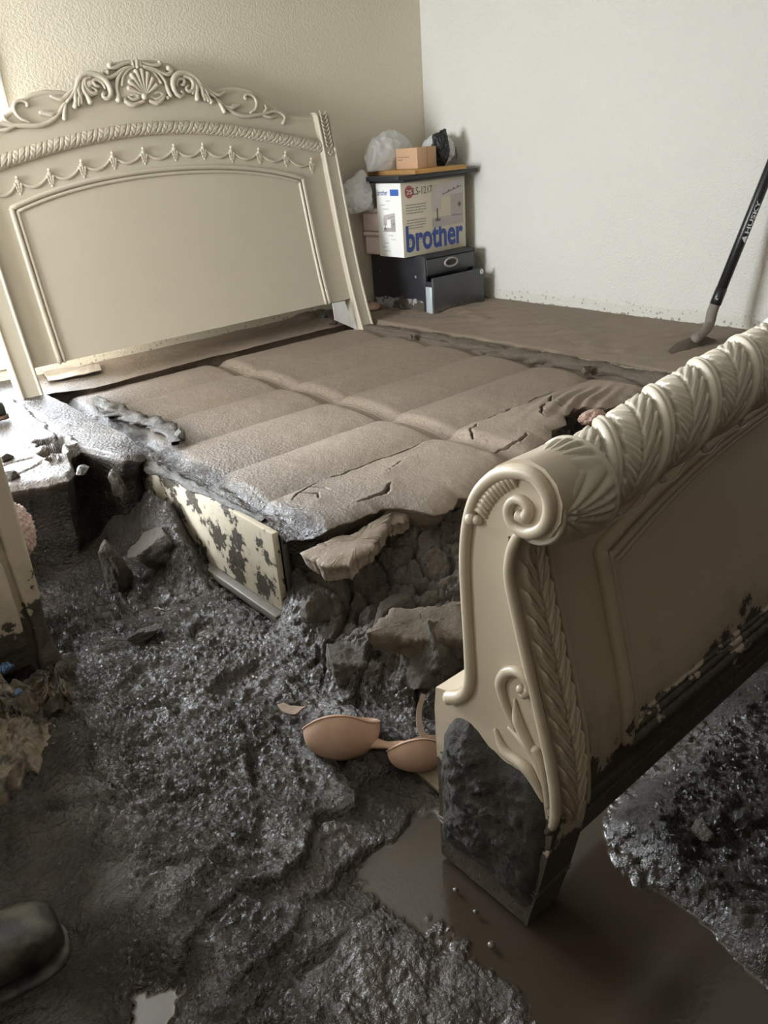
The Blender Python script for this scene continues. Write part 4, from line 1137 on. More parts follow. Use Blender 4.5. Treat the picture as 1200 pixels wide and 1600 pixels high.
# ================================================================== white furniture corner at the left edge
fu = empty('dresser')
tag(fu, 'cream painted dresser corner at the left edge, mud-streaked at the foot', 'dresser')
MAT['cream_dresser'] = cream_mat('cream_paint_muddy_dresser', .36, col=(.55, .47, .37), soft=.26)
YD0, YD1, XD1, XD0, ZD = 2.16, 2.56, .425, -.60, 1.10  # only the corner is in view; unseen bulk sized to block side light
MB().box((XD0, YD0 + .01, .07), (XD1 - .012, YD1, ZD), .01).build('carcass', MAT['cream_dresser'], fu, angle=40)
zz = np.linspace(.0, ZD, 60)
prof = np.interp(zz, [0, .06, .12, .2, .28, .5, 1.3], [.030, .034, .022, .020, .026, .030, .030])
a = np.linspace(0, 2 * math.pi, 24, endpoint=False)
ca, sa = np.sign(np.cos(a)) * np.abs(np.cos(a)) ** .55, np.sign(np.sin(a)) * np.abs(np.sin(a)) ** .55
for xp in (XD1 - .005, XD0 + .005):
    G = np.stack([xp + prof[:, None] * ca[None], YD0 + .02 + prof[:, None] * sa[None], np.repeat(zz[:, None], 24, 1)], -1)
    MB().grid(G, closev=True).build('corner_post', MAT['cream_dresser'], fu)
for k in range(3):
    z0 = .14 + k * .31
    d_ = MB().box((XD0 + .04, YD0 - .008, z0), (XD1 - .05, YD0 + .02, z0 + .28), .01).build('drawer_front', MAT['cream_dresser'], fu, angle=40)
    MB().ball(((XD0 + XD1) / 2, YD0 - .022, z0 + .1), .016).build('knob', plain('antique_knob', (.20, .16, .10), .35, .1, 20, .6), d_)
MB().box((XD0 - .04, YD0 - .02, ZD), (XD1 + .03, YD1 + .01, ZD + .03), .01).build('top', MAT['cream_dresser'], fu, angle=40)
base_at(fu, (.18, 2.36, 0))

# ================================================================== things stacked in the corner
def text_mesh(name, s_, org, ud, vd, size, mat, parent, bold=0.0, width=None, font_shear=0.0):
    cu = bpy.data.curves.new(name, 'FONT'); cu.body = s_; cu.size = 1.0; cu.offset = bold; cu.extrude = .0; cu.shear = font_shear; cu.resolution_u = 3
    ob = bpy.data.objects.new(name, cu); C.objects.link(ob)
    dg = bpy.context.evaluated_depsgraph_get()
    me = bpy.data.meshes.new_from_object(ob.evaluated_get(dg))
    bpy.data.objects.remove(ob); 
    co = np.array([v.co[:] for v in me.vertices])
    co[:, 0] -= co[:, 0].min()
    sx = size if width is None else width / co[:, 0].max()
    ud, vd = np.array(ud, float), np.array(vd, float); nn = np.cross(ud, vd)
    W = np.array(org, float) + co[:, :1] * sx * ud + co[:, 1:2] * size * vd + nn * .0012
    me.vertices.foreach_set('co', W.astype(np.float32).reshape(-1)); me.update()
    return link(name, me, mat, parent, False)
def decal(name, polys, org, ud, vd, mat, parent, lift=.001):
    """flat print: list of polygons in face coordinates"""
    m = MB(); ud, vd = np.array(ud, float), np.array(vd, float); nn = np.cross(ud, vd)
    for p in polys:
        m.add([np.array(org) + ud * a + vd * b + nn * lift for a, b in p], [tuple(range(len(p)))])
    return m.build(name, mat, parent, smooth=False)
def rrect(x0, y0, x1, y1, r=.01, n=4):
    o = []
    for cx, cy, a0 in ((x1 - r, y1 - r, 0), (x0 + r, y1 - r, 90), (x0 + r, y0 + r, 180), (x1 - r, y0 + r, 270)):
        for k in range(n + 1):
            a = math.radians(a0 + 90 * k / n); o.append((cx + r * math.cos(a), cy + r * math.sin(a)))
    return o
def disc(cx, cy, r, ry=None, n=24): return [(cx + r * math.cos(2 * math.pi * k / n), cy + (ry or r) * math.sin(2 * math.pi * k / n)) for k in range(n)]

# black two-drawer cabinet
bk = plain('black_laminate', (.018, .018, .021), .35, .2, 20)
bk2 = cream_mat('charcoal_laminate_mud_foot', .40, col=(.060, .060, .062), soft=.12, rough=.4)
cab = empty('drawer_cabinet'); tag(cab, 'small black two-drawer cabinet in the corner, lower drawer pulled open', 'cabinet')
cx0, cx1, cy0, cy1, cz1 = 3.522, 3.985, 3.769, 4.30, .714
m = MB()
m.box((cx0, cy0, .0), (cx0 + .018, cy1, cz1), .002); m.box((cx1 - .018, cy0, .0), (cx1, cy1, cz1), .002)
m.box((cx0 + .018, cy0, cz1 - .018), (cx1 - .018, cy1, cz1), .002); m.box((cx0 + .018, cy1 - .012, .0), (cx1 - .018, cy1, cz1 - .018)); m.box((cx0 + .018, cy0 + .03, .575), (cx1 - .018, cy1 - .012, .588))
m.build('carcass', bk, cab, angle=40)
d1 = MB().box((cx0 + .014, cy0 - .004, .595), (cx1 - .014, cy0 + .014, cz1 - .022), .003).build('drawer_front', plain('charcoal_laminate', (.060, .060, .062), .38, .1, 12), cab, angle=40)
hc = (3.752, cy0 - .004, .652); a = np.linspace(0, 2 * math.pi, 40, endpoint=False)
rows = []
for (rx, rz, y) in ((.064, .033, -.001), (.062, .031, -.008), (.052, .024, -.009), (.048, .020, -.002)): rows.append(np.stack([hc[0] + rx * np.cos(a), hc[1] + y + 0 * a, hc[2] + rz * np.sin(a) + (a * 0)], 1))
MB().grid(np.array(rows), closev=True).build('handle', plain('grey_plastic', (.36, .35, .33), .4), d1)
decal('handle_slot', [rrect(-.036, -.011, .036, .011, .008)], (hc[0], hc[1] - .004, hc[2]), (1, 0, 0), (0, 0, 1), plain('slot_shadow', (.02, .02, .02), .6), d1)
fy = 3.690
d2 = empty('open_drawer'); d2.parent = cab
m = MB().box((3.512, fy, .30), (3.985, fy + .016, .588), .003); m.build('drawer_panel', bk2, d2, angle=40)
MB().box((3.530, fy + .016, .28), (3.975, cy0 + .2, .56), .002).build('drawer_box', bk, d2)
MB().box((3.515, fy + .017, .36), (3.529, cy0 - .005, .53), .002).build('slide_rail', plain('galvanised_slide', (.62, .70, .74), .35, .1, 30, .4), d2)
decal('sticker', [disc(0, 0, .017)], (3.962, fy - .0005, .566), (1, 0, 0), (0, 0, 1), plain('white_sticker', (.85, .85, .85), .4, .02), d2)
decal('sticker_mark', [[(-.004, -.005), (.004, -.005), (0, .005)]], (3.962, fy - .0015, .566), (1, 0, 0), (0, 0, 1), bk, d2)
for (yy, zz_, r) in ((4.22, .60, .006), (3.86, .585, .009)):
    decal('screw_cap', [disc(0, 0, r, n=10)], (cx0 - .0005, yy, zz_), (0, -1, 0), (0, 0, 1), plain('screw_cap_grey', (.25, .25, .27), .4), cab)
# peeled whitish mud film along the side foot
decal('mud_film', [[(0, 0), (.5, 0), (.5, .07), (.42, .085), (.33, .075), (.27, .092), (.2, .07), (.12, .078), (.05, .06), (0, .065)]], (cx0 - .0003, 4.29, .36), (0, -1, 0), (0, 0, 1), cream_mat('peeled_film', None, .56, col=(.34, .34, .34), rough=.4), cab)
base_at(cab, (3.75, 4.03, 0))

# sewing machine carton
bx = empty('sewing_machine_box'); tag(bx, 'beige sewing machine carton with big blue lettering on the black cabinet', 'box')
x0, x1, y0, y1, z0, z1 = 3.435, 3.998, 3.862, 4.10, .7145, 1.156
cb = plain('beige_carton_print', (.60, .545, .43), .5, .04, 6); wh = plain('white_carton_print', (.86, .85, .82), .45, .03, 6)
MB().box((x0, y0, z0), (x1, y1, z1), .003).build('carton', cb, bx, angle=40)
W_, H_ = x1 - x0, z1 - z0
fo, fu_, fv = (x0, y0, z0), (1, 0, 0), (0, 0, 1)
so, su, sv = (x0, y1, z0), (0, -1, 0), (0, 0, 1)
SW = y1 - y0
decal('side_print', [[(.002, .002), (SW - .002, .002), (SW - .002, H_ - .002), (.002, H_ - .002)]], so, su, sv, wh, bx, .0008)
blue = plain('logo_blue', (.025, .065, .30), .45, .05); blk = plain('print_black', (.05, .05, .055), .5, .05); gry = plain('print_grey', (.33, .31, .29), .5, .05)
text_mesh('logo_lettering', 'brother', (x0 + .022, y0, z0 + .035), fu_, fv, .215, blue, bx, .028, W_ - .05)
text_mesh('model_lettering', 'LS-1217', (x0 + .100, y0, z0 + .365), fu_, fv, .062, blk, bx, .0, .165)
decal('red_seal', [disc(.066, .385, .036)], fo, fu_, fv, plain('seal_red', (.33, .035, .04), .5, .05), bx, .001)
decal('seal_ring', [disc(.066, .385, .029)], fo, fu_, fv, plain('seal_pink', (.55, .28, .27), .5, .05), bx, .0014)
decal('seal_core', [disc(.066, .385, .025)], fo, fu_, fv, plain('seal_red_core', (.33, .035, .04), .5, .05), bx, .0018)
text_mesh('seal_number', '25', (x0 + .045, y0 - .001, z0 + .372), fu_, fv, .036, wh, bx, .01, .042)
rng = random.Random(4)
m_ = []
for blk_y, nl in ((.305, 4), (.215, 4), (.125, 4)):
    for k in range(nl):
        yb_ = blk_y - k * .016; xx_ = .035
        while xx_ < .20 - (.03 if k == nl - 1 else 0):
            wd = rng.uniform(.008, .022); m_.append([(xx_, yb_), (xx_ + wd, yb_), (xx_ + wd, yb_ + .007), (xx_, yb_ + .007)]); xx_ += wd + .004
decal('small_print', m_, fo, fu_, fv, gry, bx)['kind'] = 'stuff'
# printed picture of the machine
def picture(org, u_, v_, ox_, oz_, s_, tag_):
    P = lambda l: [(ox_ + a * s_, oz_ + b * s_) for a, b in l]
    decal('machine_picture', [P(rrect(0, 0, 1.0, .20, .06)), P([(.62, .19), (1.0, .19), (1.0, .85), (.62, .80)])], org, u_, v_, plain('picture_mauve' + tag_, (.40, .36, .35), .5, .12, 9), bx, .0013)
    decal('machine_picture', [P(rrect(.02, .34, .30, .74, .05)), P([(.06, .745), (.30, .745), (.30, .62), (1.0, .66), (1.0, .98), (.10, .86)])], org, u_, v_, plain('picture_pale' + tag_, (.50, .455, .44), .5, .12, 9), bx, .0018)
    decal('machine_picture', [P([(.15, .16), (.19, .16), (.19, .40), (.15, .40)]), P(rrect(.10, .12, .26, .17, .02)), P([(.34, .66), (.96, .80), (.96, .815), (.34, .68)]), P(disc(.88, .42, .05, n=12)), P(disc(.55, .74, .022, n=10)), P(disc(.70, .775, .022, n=10)), P(disc(.84, .805, .022, n=10))], org, u_, v_, plain('picture_dark' + tag_, (.12, .11, .12), .5, .05), bx, .0024)
picture(fo, fu_, fv, .255, .155, .285, '_front')
picture(so, su, sv, .055, .155, .115, '_side')
text_mesh('side_lettering', 'brother', (x0, y1 - .015, z0 + .372), su, sv, .045, blue, bx, .012, .095)
decal('side_flag', [rrect(.135, .368, .215, .405, .003)], so, su, sv, plain('flag_blue', (.05, .13, .45), .5, .05), bx, .0014)
m_ = []
for k in range(13):
    yb_ = .335 - k * .024 - (.11 if k > 2 else 0)
    if yb_ < .03: break
    xx_ = rng.uniform(.03, .12); m_.append([(xx_, yb_), (xx_ + rng.uniform(.02, .07), yb_), (xx_ + .05, yb_ + .006), (xx_, yb_ + .006)])
decal('side_small_print', m_, so, su, sv, plain('print_light_grey', (.55, .54, .52), .5, .05), bx)['kind'] = 'stuff'
base_at(bx, ((x0 + x1) / 2, (y0 + y1) / 2, z0))

# pale pink tubs wedged behind the carton
pk = plain('pale_pink_plastic', (.82, .68, .66), .35, .05)
for k, zb_ in enumerate((.7145, .862)):
    tb = empty('storage_tub'); tag(tb, ('lower pale pink tub behind the sewing machine carton', 'upper pale pink tub behind the sewing machine carton')[k], 'tub', 'pink tubs behind the carton')
    MB().box((3.462 - .008 * k, 4.125, zb_), (3.70, 4.28, zb_ + .115), .012).build('tub_body', pk, tb)
    MB().box((3.455 - .008 * k, 4.118, zb_ + .116), (3.71, 4.288, zb_ + .145), .010).build('lid', pk, tb)
    base_at(tb, (3.56, 4.2, zb_))

# black shelf, wooden board, cardboard box
sh = empty('shelf_board'); tag(sh, 'black plastic shelf lying on the sewing machine carton', 'shelf')
MB().box((3.375, 3.815, 1.172), (4.075, 4.25, 1.198), .004).build('shelf_top', bk, sh, angle=40)
MB().box((3.43, 3.835, 1.158), (4.00, 4.20, 1.1715), .003).build('shelf_rim', bk, sh)
base_at(sh, (3.7, 4.0, 1.158))
t = NT('orange_pine'); v_ = t.n('ShaderNodeMapping'); v_.inputs['Scale'].default_value = (2, 26, 26); t.l(t.coord(), v_.inputs[0])
pine = t.set(color=t.mix(t.noise(3, 4, .6, v_.outputs[0]), (.42, .21, .05), (.60, .34, .09)), rough=.45)
wb = empty('wooden_board'); tag(wb, 'orange pine board on top of the black shelf', 'board')
MB().box((3.505, 3.800, 1.1985), (3.955, 4.25, 1.224), .002).build('plank', pine, wb, angle=40)
MB().box((3.500, 3.796, 1.1985), (3.505, 4.25, 1.2235), .001).build('edge_strip', plain('brown_edge', (.33, .18, .06), .5), wb)
base_at(wb, (3.73, 4.02, 1.1985))
kb = plain('kraft_cardboard', (.50, .315, .19), .7, .06, 12)
ck = empty('cardboard_box'); tag(ck, 'small brown cardboard box on the pine board', 'box')
MB().box((3.62, 3.90, 1.2245), (3.785, 4.10, 1.345), .003).build('carton', kb, ck, angle=40)
MB().box((3.700, 3.8985, 1.225), (3.704, 3.8995, 1.344)).build('flap_seam', plain('kraft_seam', (.34, .21, .12), .7), ck)
m_ = [[(a_, b_), (a_ + w_, b_), (a_ + w_, b_ + .006), (a_, b_ + .006)] for a_, b_, w_ in ((.02, .066, .022), (.045, .066, .03), (.079, .066, .014), (.096, .066, .03), (.02, .05, .024), (.047, .05, .018))]
decal('box_print', m_, (3.62, 4.10, 1.2245), (0, -1, 0), (0, 0, 1), plain('print_brown', (.26, .155, .095), .6), ck)['kind'] = 'stuff'
base_at(ck, (3.70, 4.0, 1.2245))

# plastic bags
t = NT('white_plastic_film')
t.set(color=(.93, .93, .93), rough=.35)
tl = t.n('ShaderNodeBsdfTranslucent'); tl.inputs[0].default_value = (.85, .85, .86, 1); tp = t.n('ShaderNodeBsdfTransparent')
m1 = t.n('ShaderNodeMixShader'); m1.inputs[0].default_value = .45; m2 = t.n('ShaderNodeMixShader'); m2.inputs[0].default_value = .10
t.l(t.b.outputs[0], m1.inputs[1]); t.l(tl.outputs[0], m1.inputs[2]); t.l(m1.outputs[0], m2.inputs[1]); t.l(tp.outputs[0], m2.inputs[2]); t.l(m2.outputs[0], t.out.inputs['Surface'])
film = t.m
def bag(name, c, s_, seed, mat, label, cat, peaks=(), k=.30, parent=None, flatz=None, fr=2.2, clip=None):
    th = np.linspace(0, math.pi, 60); ph = np.linspace(0, 2 * math.pi, 100, endpoint=False)
    n_ = np.stack([np.sin(th)[:, None] * np.cos(ph)[None], np.sin(th)[:, None] * np.sin(ph)[None], np.cos(th)[:, None] + 0 * ph[None]], -1)
    r = 1 - k * np.abs(fbm(n_[..., 0] * fr, n_[..., 1] * fr, n_[..., 2] * fr + seed, seed=seed, o=4, g=.55)) * 1.6 + k * .35 * fbm(n_[..., 0] * 5, n_[..., 1] * 5, n_[..., 2] * 5, seed=seed + 9, o=3)
    P = n_ * r[..., None] * np.array(s_)
    for (dx, dy, dz, hgt, wid) in peaks:
        d = np.array([dx, dy, dz], float); d /= np.linalg.norm(d)
        ca_ = np.clip(n_ @ d, -1, 1); P = P + d * (hgt * np.exp(-(np.arccos(ca_) / wid) ** 2))[..., None]
    P = P + np.array(c)
    if flatz is not None: P[..., 2] = np.maximum(P[..., 2], flatz)
    if clip is not None: P[..., 0] = np.minimum(P[..., 0], clip[0]); P[..., 1] = np.minimum(P[..., 1], clip[1])
    o = MB().grid(P, closev=True).build(name, mat, parent)
    return tag(o, label, cat) if label else o
bag('plastic_bag', (3.63, 4.17, 1.31), (.20, .075, .135), 201, film, 'white plastic bag rumpled behind the cardboard box', 'plastic bag', [(-.9, -.3, -.5, .05, .5), (.1, 0, 1, .02, .3)], .17, flatz=1.2245, clip=(4.09, 4.32))
bag('plastic_bag', (3.955, 4.06, 1.315), (.105, .12, .10), 205, film, 'white plastic bag right of the black bag, by the wall', 'plastic bag', [], .17, flatz=1.2245, clip=(4.09, 4.32))
bag('black_bag', (3.865, 3.945, 1.315), (.065, .055, .095), 209, plain('black_film', (.012, .012, .013), .45), 'crumpled black bag beside the cardboard box', 'bag', [(-.6, 0, 1, .030, .5), (.5, 0, 1, .045, .5)], .34, flatz=1.2245)
bag('plastic_bag', (3.30, 4.16, 1.085), (.135, .10, .095), 213, film, 'white plastic bag hanging off the left end of the black shelf', 'plastic bag', [(.5, 0, 1, .085, .5), (.9, 0, -.6, .07, .3)], .2, clip=(4.0, 4.325))
decal('bag_print', [[(0, 0), (.012, -.006), (.022, .0), (.024, .02), (.016, .045), (.012, .06), (.018, .07), (.008, .066), (.004, .05), (.010, .03), (.012, .012)]], (3.985, 3.935, 1.26), (1, 0, 0), (0, 0, 1), plain('bag_ink', (.02, .02, .02), .5), None)
bpy.data.objects['bag_print'].parent = bpy.data.objects['plastic_bag.001']
o = bag('cloth_lump', tuple(onz(583, 479, .392)), (.062, .05, .028), 217, plain('pink_cloth', (.52, .34, .27), .85, .2, 40, bump=.003), 'pinkish cloth lump on the mud beside the right headboard post', 'cloth', [], .2)

# ================================================================== hoe leaning in the corner of the mud bank
def onlean(px, py):
    d = ray(px, py); nrm = np.array([1, 0, -.262]); c = 3.80 - .262 * .42
    return CAM + d * ((c - nrm @ CAM) / (nrm @ d))
h0, h1 = onlean(1127, 452), onlean(1201, 268)
dirn = (h1 - h0) / np.linalg.norm(h1 - h0)
top = h0 + dirn * ((4.072 - h0[0]) / dirn[0])
hoe = empty('garden_hoe'); tag(hoe, 'black handled hoe leaning on the white wall, its neck coated in mud', 'hoe')
t = NT('black_grip'); grip = t.set(color=t.mix(t.noise(30), (.008, .008, .009), (.018, .018, .020)), rough=.32)
hd_ = MB().tube([h0, (h0 + top) / 2, top], .0255, 16).build('handle', grip, hoe)
fr_ = MB().tube([h0 - dirn * .075, h0 + dirn * .004], .0275, 16).build('ferrule', grip, hoe)
MB().ball(tuple(h0 - dirn * .045 + np.array([-.024, -.010, 0])), .006).build('rivet', plain('rivet_steel', (.6, .6, .6), .3, .05, 20, .8), fr_)
q = [h0 - dirn * .045, onlean(1113, 487), onlean(1108, 507), onz(1099, 520, .425), onz(1086, 530, .405)]
MB().tube(q, [.024, .026, .025, .022, .026], 14, 30).build('neck', damp_mat('grey_mud_film', (.17, .15, .125), (.30, .265, .22), .8, .006), hoe)
m = MB()
bl = [onz(1045, 549, .374), onz(1058, 538, .392), onz(1078, 530, .40), onz(1098, 527, .392), onz(1118, 532, .378)]
bl = smooth_path(bl, 24); g_ = []
for s_ in np.linspace(0, 1, 6): g_.append(bl + np.array([-.035, -.05, -.03]) * s_ + np.array([0, 0, .006]) * math.sin(s_ * 3))
g_ = np.array(g_); m.grid(g_).grid(g_ + np.array([.004, .004, .006]), flip=True); m.grid(np.stack([g_[0], g_[0] + np.array([.004, .004, .006])], 1)); m.grid(np.stack([g_[-1], g_[-1] + np.array([.004, .004, .006])], 1))
m.build('blade', MAT['clod'], hoe)
# lettering along the grip
ud = dirn; toc = CAM - (h0 + dirn * .35); toc = toc - ud * (toc @ ud); toc /= np.linalg.norm(toc); vd = np.cross(toc, ud)
org = onlean(1158, 379) + toc * .026 - vd * .016
lt = plain('grip_print', (.40, .40, .38), .5, .05)
text_mesh('lettering', 'HUSKY', org + ud * .045, ud, vd, .026, lt, hd_, .02, .15)
decal('emblem', [[(0, 0), (.034, .0), (.022, .022)]], org, ud, vd, lt, hd_, .0012)
base_at(hoe, (3.75, 2.0, .36))

# ================================================================== beige bra in the trodden mud
br = empty('bra'); tag(br, 'beige moulded bra lying in the mud between the clods and the foot block', 'bra')
sk = plain('beige_fabric', (.47, .31, .225), .75, .10, 25, bump=.0008); ski = plain('beige_lining', (.40, .27, .20), .8, .1, 25)
def cup(c, pole, R, depth, spin, seed):
    pole = np.array(pole, float); pole /= np.linalg.norm(pole)
    a_ = np.cross(pole, [0, 0, 1.0]); a_ /= np.linalg.norm(a_); b_ = np.cross(pole, a_)
    ph = np.linspace(0, 2 * math.pi, 60, endpoint=False) + spin; th = np.linspace(0, math.pi / 2, 22)
    Rr = R * (1 + .10 * np.cos(ph) + .12 * np.cos(2 * ph + .6) + .08 * np.sin(3 * ph))
    rows, rows2 = [], []
    for q in th:
        s_ = np.sin(q); d = depth * np.cos(q) ** .85
        base = np.array(c) + (s_ * Rr)[:, None] * (np.cos(ph)[:, None] * a_ + np.sin(ph)[:, None] * b_) + pole * d
        rim = .010 * np.sin(2 * ph + 1.1) * s_ ** 4
        rows.append(base + pole * rim[:, None]); rows2.append(base + pole * rim[:, None] * 1.0 - pole * .004 - (base - np.array(c)) * .03)
    o = MB().grid(np.array(rows), closev=True).build('cup', sk, br)
    MB().grid(np.array(rows2), flip=True, closev=True).grid(np.stack([rows[-1], rows2[-1]], 0), closev=True).build('lining', ski, o)
    MB().tube(np.vstack([rows[-1], rows[-1][:1]]), .0025, 6, caps=False).build('edge_binding', sk, o)
c1 = onz(537, 1128, .095); c2 = onz(657, 1160, .062)
cup(c1, (-.40, -.54, -.70), .086, .092, .5, 1); cup(c2, (-.34, -.52, -.74), .070, .070, .9, 2)
g0 = onz(578, 1160, .052); g1 = onz(630, 1166, .046)
MB().tube([g0, (g0 + g1) / 2 + [0, 0, -.002], g1], [.020, .011, .018], 10, 16, flat=((0, 0, 1), .55)).build('centre_gore', sk, br)
def ribbon(pts, w_, th, mat, name, parent, samples=40, side=None):
    P = smooth_path(pts, samples); T_ = np.gradient(P, axis=0); T_ /= np.linalg.norm(T_, axis=1)[:, None]
    S_ = np.cross(T_, np.array([.2, -.3, 1.0]) if side is None else np.array(side, float)); S_ /= np.linalg.norm(S_, axis=1)[:, None]
    N_ = np.cross(T_, S_)
    wv = np.interp(np.linspace(0, 1, samples), np.linspace(0, 1, np.size(w_)), np.atleast_1d(w_))[:, None]
    G_ = np.stack([P - S_ * wv - N_ * th, P + S_ * wv - N_ * th, P + S_ * wv + N_ * th, P - S_ * wv + N_ * th], 1)
    m = MB().grid(G_, closev=True); m.add(G_[0], [(0, 1, 2, 3)]); m.add(G_[-1], [(0, 1, 2, 3)])
    return m.build(name, mat, parent, angle=50)
mudfab = plain('muddy_fabric', (.20, .14, .10), .8, .3, 20, bump=.002)
ribbon([onz(480, 1102, .10), onz(468, 1110, .075), onz(450, 1108, .07), onz(438, 1100, .065)], [.014, .016, .018, .010], .0015, mudfab, 'wing_band', br)
ribbon([onz(690, 1150, .075), onz(672, 1158, .085), onz(657, 1140, .095), onz(655, 1110, .10), onz(662, 1085, .11)], [.012, .010, .008, .007, .006], .0012, mudfab, 'strap', br)
base_at(br, tuple(c1 * [1, 1, 0]))

# wet slat end showing behind the foot block
o = quad_sheet('timber_scrap', [onz(640, 1195, .012), onz(700, 1250, .012), onz(725, 1235, .022), onz(668, 1180, .022)], .012, damp_mat('mud_washed_slat', (.14, .11, .075), (.24, .19, .13), .35, .003), 190, .005)
tag(o, 'mud-washed timber end sticking out beside the foot block', 'timber')

# ================================================================== boot, shoe, towel
def loft(secs, name, mat, parent=None, n=36, power=.75):
    """secs: (centre, side axis half width, up half height, squash)"""
    a_ = np.linspace(0, 2 * math.pi, n, endpoint=False)
    ca_, sa_ = np.sign(np.cos(a_)) * np.abs(np.cos(a_)) ** power, np.sign(np.sin(a_)) * np.abs(np.sin(a_)) ** power
    rows = []
    for c, side, up in secs: rows.append(np.array(c) + ca_[:, None] * np.array(side) + sa_[:, None] * np.array(up))
    rows = np.array(rows)
    k = max(4, len(secs) * 6); idx_ = np.linspace(0, 1, len(secs)); 
    R2 = np.stack([smooth_path(rows[:, j], k) for j in range(n)], 1)
    m = MB().grid(R2, closev=True); m.add(R2[0], [tuple(range(n))]); m.add(R2[-1], [tuple(range(n))])
    return m.build(name, mat, parent)
def boot(name, heel, toe, scale, mat, solemat, label, shaft=.26, zb=0.0):
    b = empty(name); tag(b, label, 'boot')
    heel, toe = np.array([*heel, zb]), np.array([*toe, zb]); ax = toe - heel; L = np.linalg.norm(ax); ax /= L; sd = np.array([-ax[1], ax[0], 0])
    z = np.array([0, 0, 1.0]); S = lambda t_, hw, hh, z0=.024: (heel + ax * L * t_ + z * (z0 * scale + hh * scale), sd * hw * scale, z * hh * scale)
    loft([S(.02, .030, .035), S(.06, .042, .046), S(.20, .046, .055), S(.42, .044, .052), S(.62, .052, .045), S(.80, .055, .040), S(.92, .046, .036), S(.985, .028, .028), S(1.0, .008, .012)], 'upper', mat, b)
    loft([(heel + ax * L * t_ + z * .013 * scale, sd * hw * scale, z * .013 * scale) for t_, hw in ((.0, .03), (.05, .046), (.2, .050), (.42, .046), (.62, .056), (.82, .060), (.94, .048), (1.005, .028), (1.02, .006))], 'sole', solemat, b)
    if shaft: 
        c0 = heel + ax * L * .22
        loft([(c0 + z * (.06 * scale), sd * .045 * scale, ax * .055 * scale), (c0 + z * .12 * scale, sd * .044 * scale, ax * .056 * scale), (c0 + z * (.12 + shaft) * scale - ax * .01, sd * .058 * scale, ax * .068 * scale)], 'shaft', mat, b)
    base_at(b, tuple(heel)); return b
t = NT('muddy_rubber'); rub = t.set(color=t.mix(t.ramp(t.noise(16, 5), [(.42, 0.0), (.62, 1.0)]), (.022, .021, .019), (.115, .105, .080)), rough=t.mixf(t.noise(16, 5), .3, .65), normal=t.bump(t.noise(40, 4), .5, .004))
boot('rubber_boot', (-.21, 1.285), (.120, 1.255), 1.18, rub, rub, 'muddy dark rubber boot toe at the lower left corner', .24, .0)
sp = onz(-4, 650, .42)
b = boot('shoe', (sp[0] - .25, sp[1] + .06), (sp[0] + .035, sp[1] - .02), .85, plain('dark_leather', (.035, .038, .036), .4), plain('brown_sole', (.13, .085, .055), .6), 'dark shoe toe at the left edge on the pale crust', 0, .405); b['category'] = 'shoe'
def fuzzy(c, s_, seed, mat, name, label, cat):
    o = bag(name, c, s_, seed, mat, label, cat, [], .12)
    me = o.data; co = np.array([v.co[:] for v in me.vertices]); n_ = co - np.array(c); n_ /= np.linalg.norm(n_, axis=1)[:, None] + 1e-9
    d1_, d2_, cv_ = voro(co[:, 1] * 75 + co[:, 0] * 40, co[:, 2] * 75, seed=seed)
    co = co + n_ * (.012 * (1 - np.clip(d1_ / .6, 0, 1)) - .004)[:, None]
    me.vertices.foreach_set('co', co.astype(np.float32).reshape(-1)); me.update(); return o
fuzzy(tuple(ony(25, 828, 2.50)), (.055, .06, .095), 231, plain('pink_terry', (.62, .47, .42), .95, .2, 60, bump=.004), 'towel', 'pinkish fluffy towel squeezed out behind the dresser corner', 'towel')

# ================================================================== heap of mud-soaked cloth and plastic at the left edge
def crumple(name, c, sx, sy, hgt, seed, mat, label, rot=0.0, cat='cloth', n=90):
    u, v = np.meshgrid(np.linspace(-1, 1, n), np.linspace(-1, 1, n), indexing='ij')
    r = np.sqrt(np.abs(u) ** 3 + np.abs(v) ** 3)
    f1 = 1 - np.abs(fbm(u * 2.0 + seed, v * 1.1, seed=seed, o=4, g=.55)) * 2.2
    f2 = 1 - np.abs(fbm(u * 5.0, v * 3.0 + seed, seed=seed + 3, o=3)) * 2
    kk = min(1.0, sx / .13)
    z = hgt * (1 - sstep(.45, 1.1, r)) * (.55 + .45 * f1) + kk * (.018 * f2 - .02)
    x = u * sx + kk * .03 * fbm(u * 3, v * 3, seed=seed + 5, o=3); y = v * sy + kk * .03 * fbm(u * 3 + 7, v * 3, seed=seed + 6, o=3)
    k_, q_ = math.cos(rot), math.sin(rot)
    P = np.stack([c[0] + x * k_ - y * q_, c[1] + x * q_ + y * k_, c[2] + z], -1)
    P2 = P - np.array([0, 0, .006])
    m = MB().grid(P).grid(P2, flip=True)
    for a_, b_ in ((P[0], P2[0]), (P[-1], P2[-1]), (P[:, 0], P2[:, 0]), (P[:, -1], P2[:, -1])): m.grid(np.stack([a_, b_], 1))
    return tag(m.build(name, mat), label, cat)
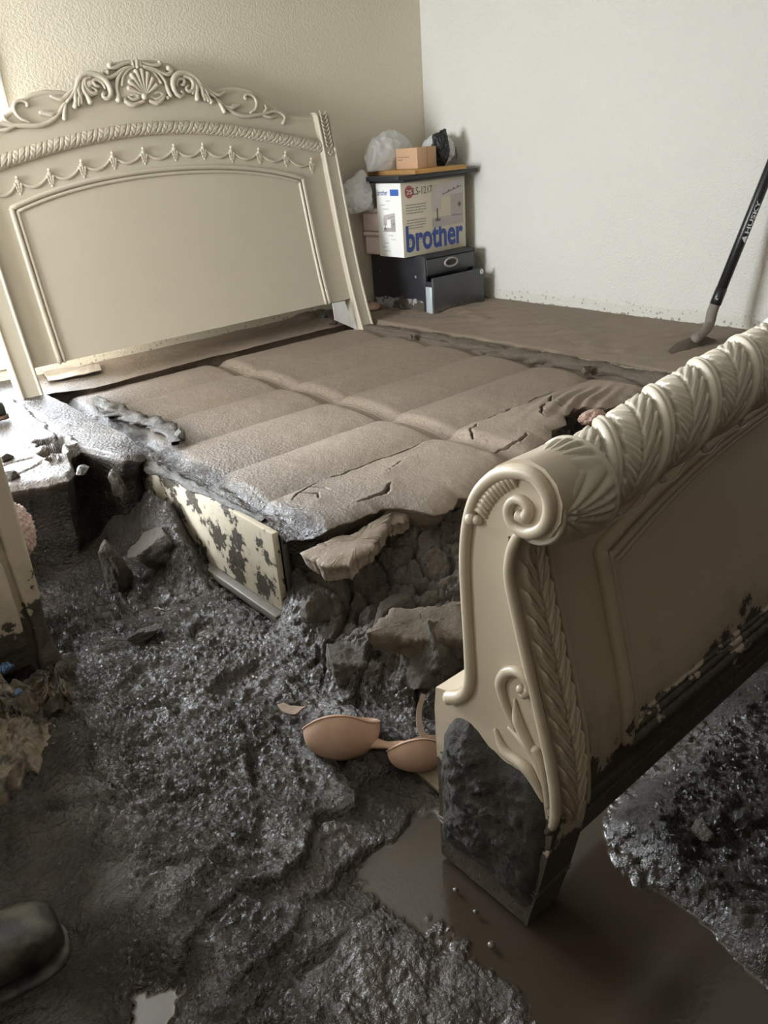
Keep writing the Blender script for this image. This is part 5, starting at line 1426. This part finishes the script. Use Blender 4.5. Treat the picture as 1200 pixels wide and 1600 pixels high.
def muddy_cloth(name, col, cover=.5):
    t = NT(name); msk = t.ramp(t.noise(11, 6, .65), [(cover - .06, 0.0), (cover + .06, 1.0)])
    mc = t.mix(t.noise(30, 4), (.020, .017, .012), (.075, .062, .042))
    return t.set(color=t.mix(msk, mc, col), rough=t.mixf(msk, .45, .35), normal=t.bump(t.noise(50, 5), .7, .006))
crumple('muddy_sheet', (.17, 1.87, .0), .19, .13, .085, 301, muddy_cloth('muddy_sheet_tan', (.21, .165, .115)), 'tan mud-soaked sheet crumpled at the bottom of the left heap', .75, 'cloth')
crumple('muddy_cloth', (.31, 2.02, .01), .13, .09, .10, 311, muddy_cloth('muddy_cloth_brown', (.13, .10, .07)), 'brown mud-soaked cloth in the middle of the left heap', .4, 'cloth')
crumple('muddy_cloth', (.19, 2.07, .03), .14, .10, .12, 321, muddy_cloth('muddy_cloth_pale', (.38, .32, .24), .55), 'pale streaked cloth on top of the left heap under the dresser', .9, 'cloth')
crumple('muddy_cloth', (.40, 2.12, .0), .07, .06, .07, 326, muddy_cloth('muddy_cloth_dark', (.10, .085, .06), .5), 'dark rag pressed against the dresser foot', .2, 'cloth')
crumple('blue_plastic_scrap', tuple(onz(8, 1042, .16)), .016, .012, .012, 331, plain('blue_plastic', (.05, .11, .22), .3, .2), 'scrap of blue plastic in the left heap', .6, 'plastic', 30)
crumple('blue_plastic_scrap', tuple(onz(28, 1080, .12)), .010, .008, .008, 336, plain('blue_plastic_b', (.10, .16, .26), .3, .2), 'tiny greyish blue plastic scrap lower in the left heap', .2, 'plastic', 24)

bag('cloth_lump', tuple(onz(925, 652, .315)), (.075, .045, .03), 219, plain('pink_lining', (.40, .27, .22), .8, .25, 30), 'pinkish cloth poking from the torn mud behind the footboard roll', 'cloth', [], .25)
# bubbles on the slurry
t = NT('slurry_bubble'); bub = t.set(color=(.10, .08, .06), rough=.05, spec=.8)
for (px, py, r), lb in zip(((712, 1390, .006), (743, 1424, .0055), (768, 1476, .008), (737, 1568, .0045)), ('bubble on the pool nearest the left corner of the foot block', 'round bubble on the pool level with the middle of the foot block', 'largest bubble on the brown pool below the foot block', 'bubble on the brown pool closest to the bottom of the picture')):
    p = onz(px, py, -.003); o = MB().ball(tuple(p), r, 1, 1, .6, 8).build('mud_bubble', bub)
    tag(o, lb, 'bubble', 'bubbles on the pool')
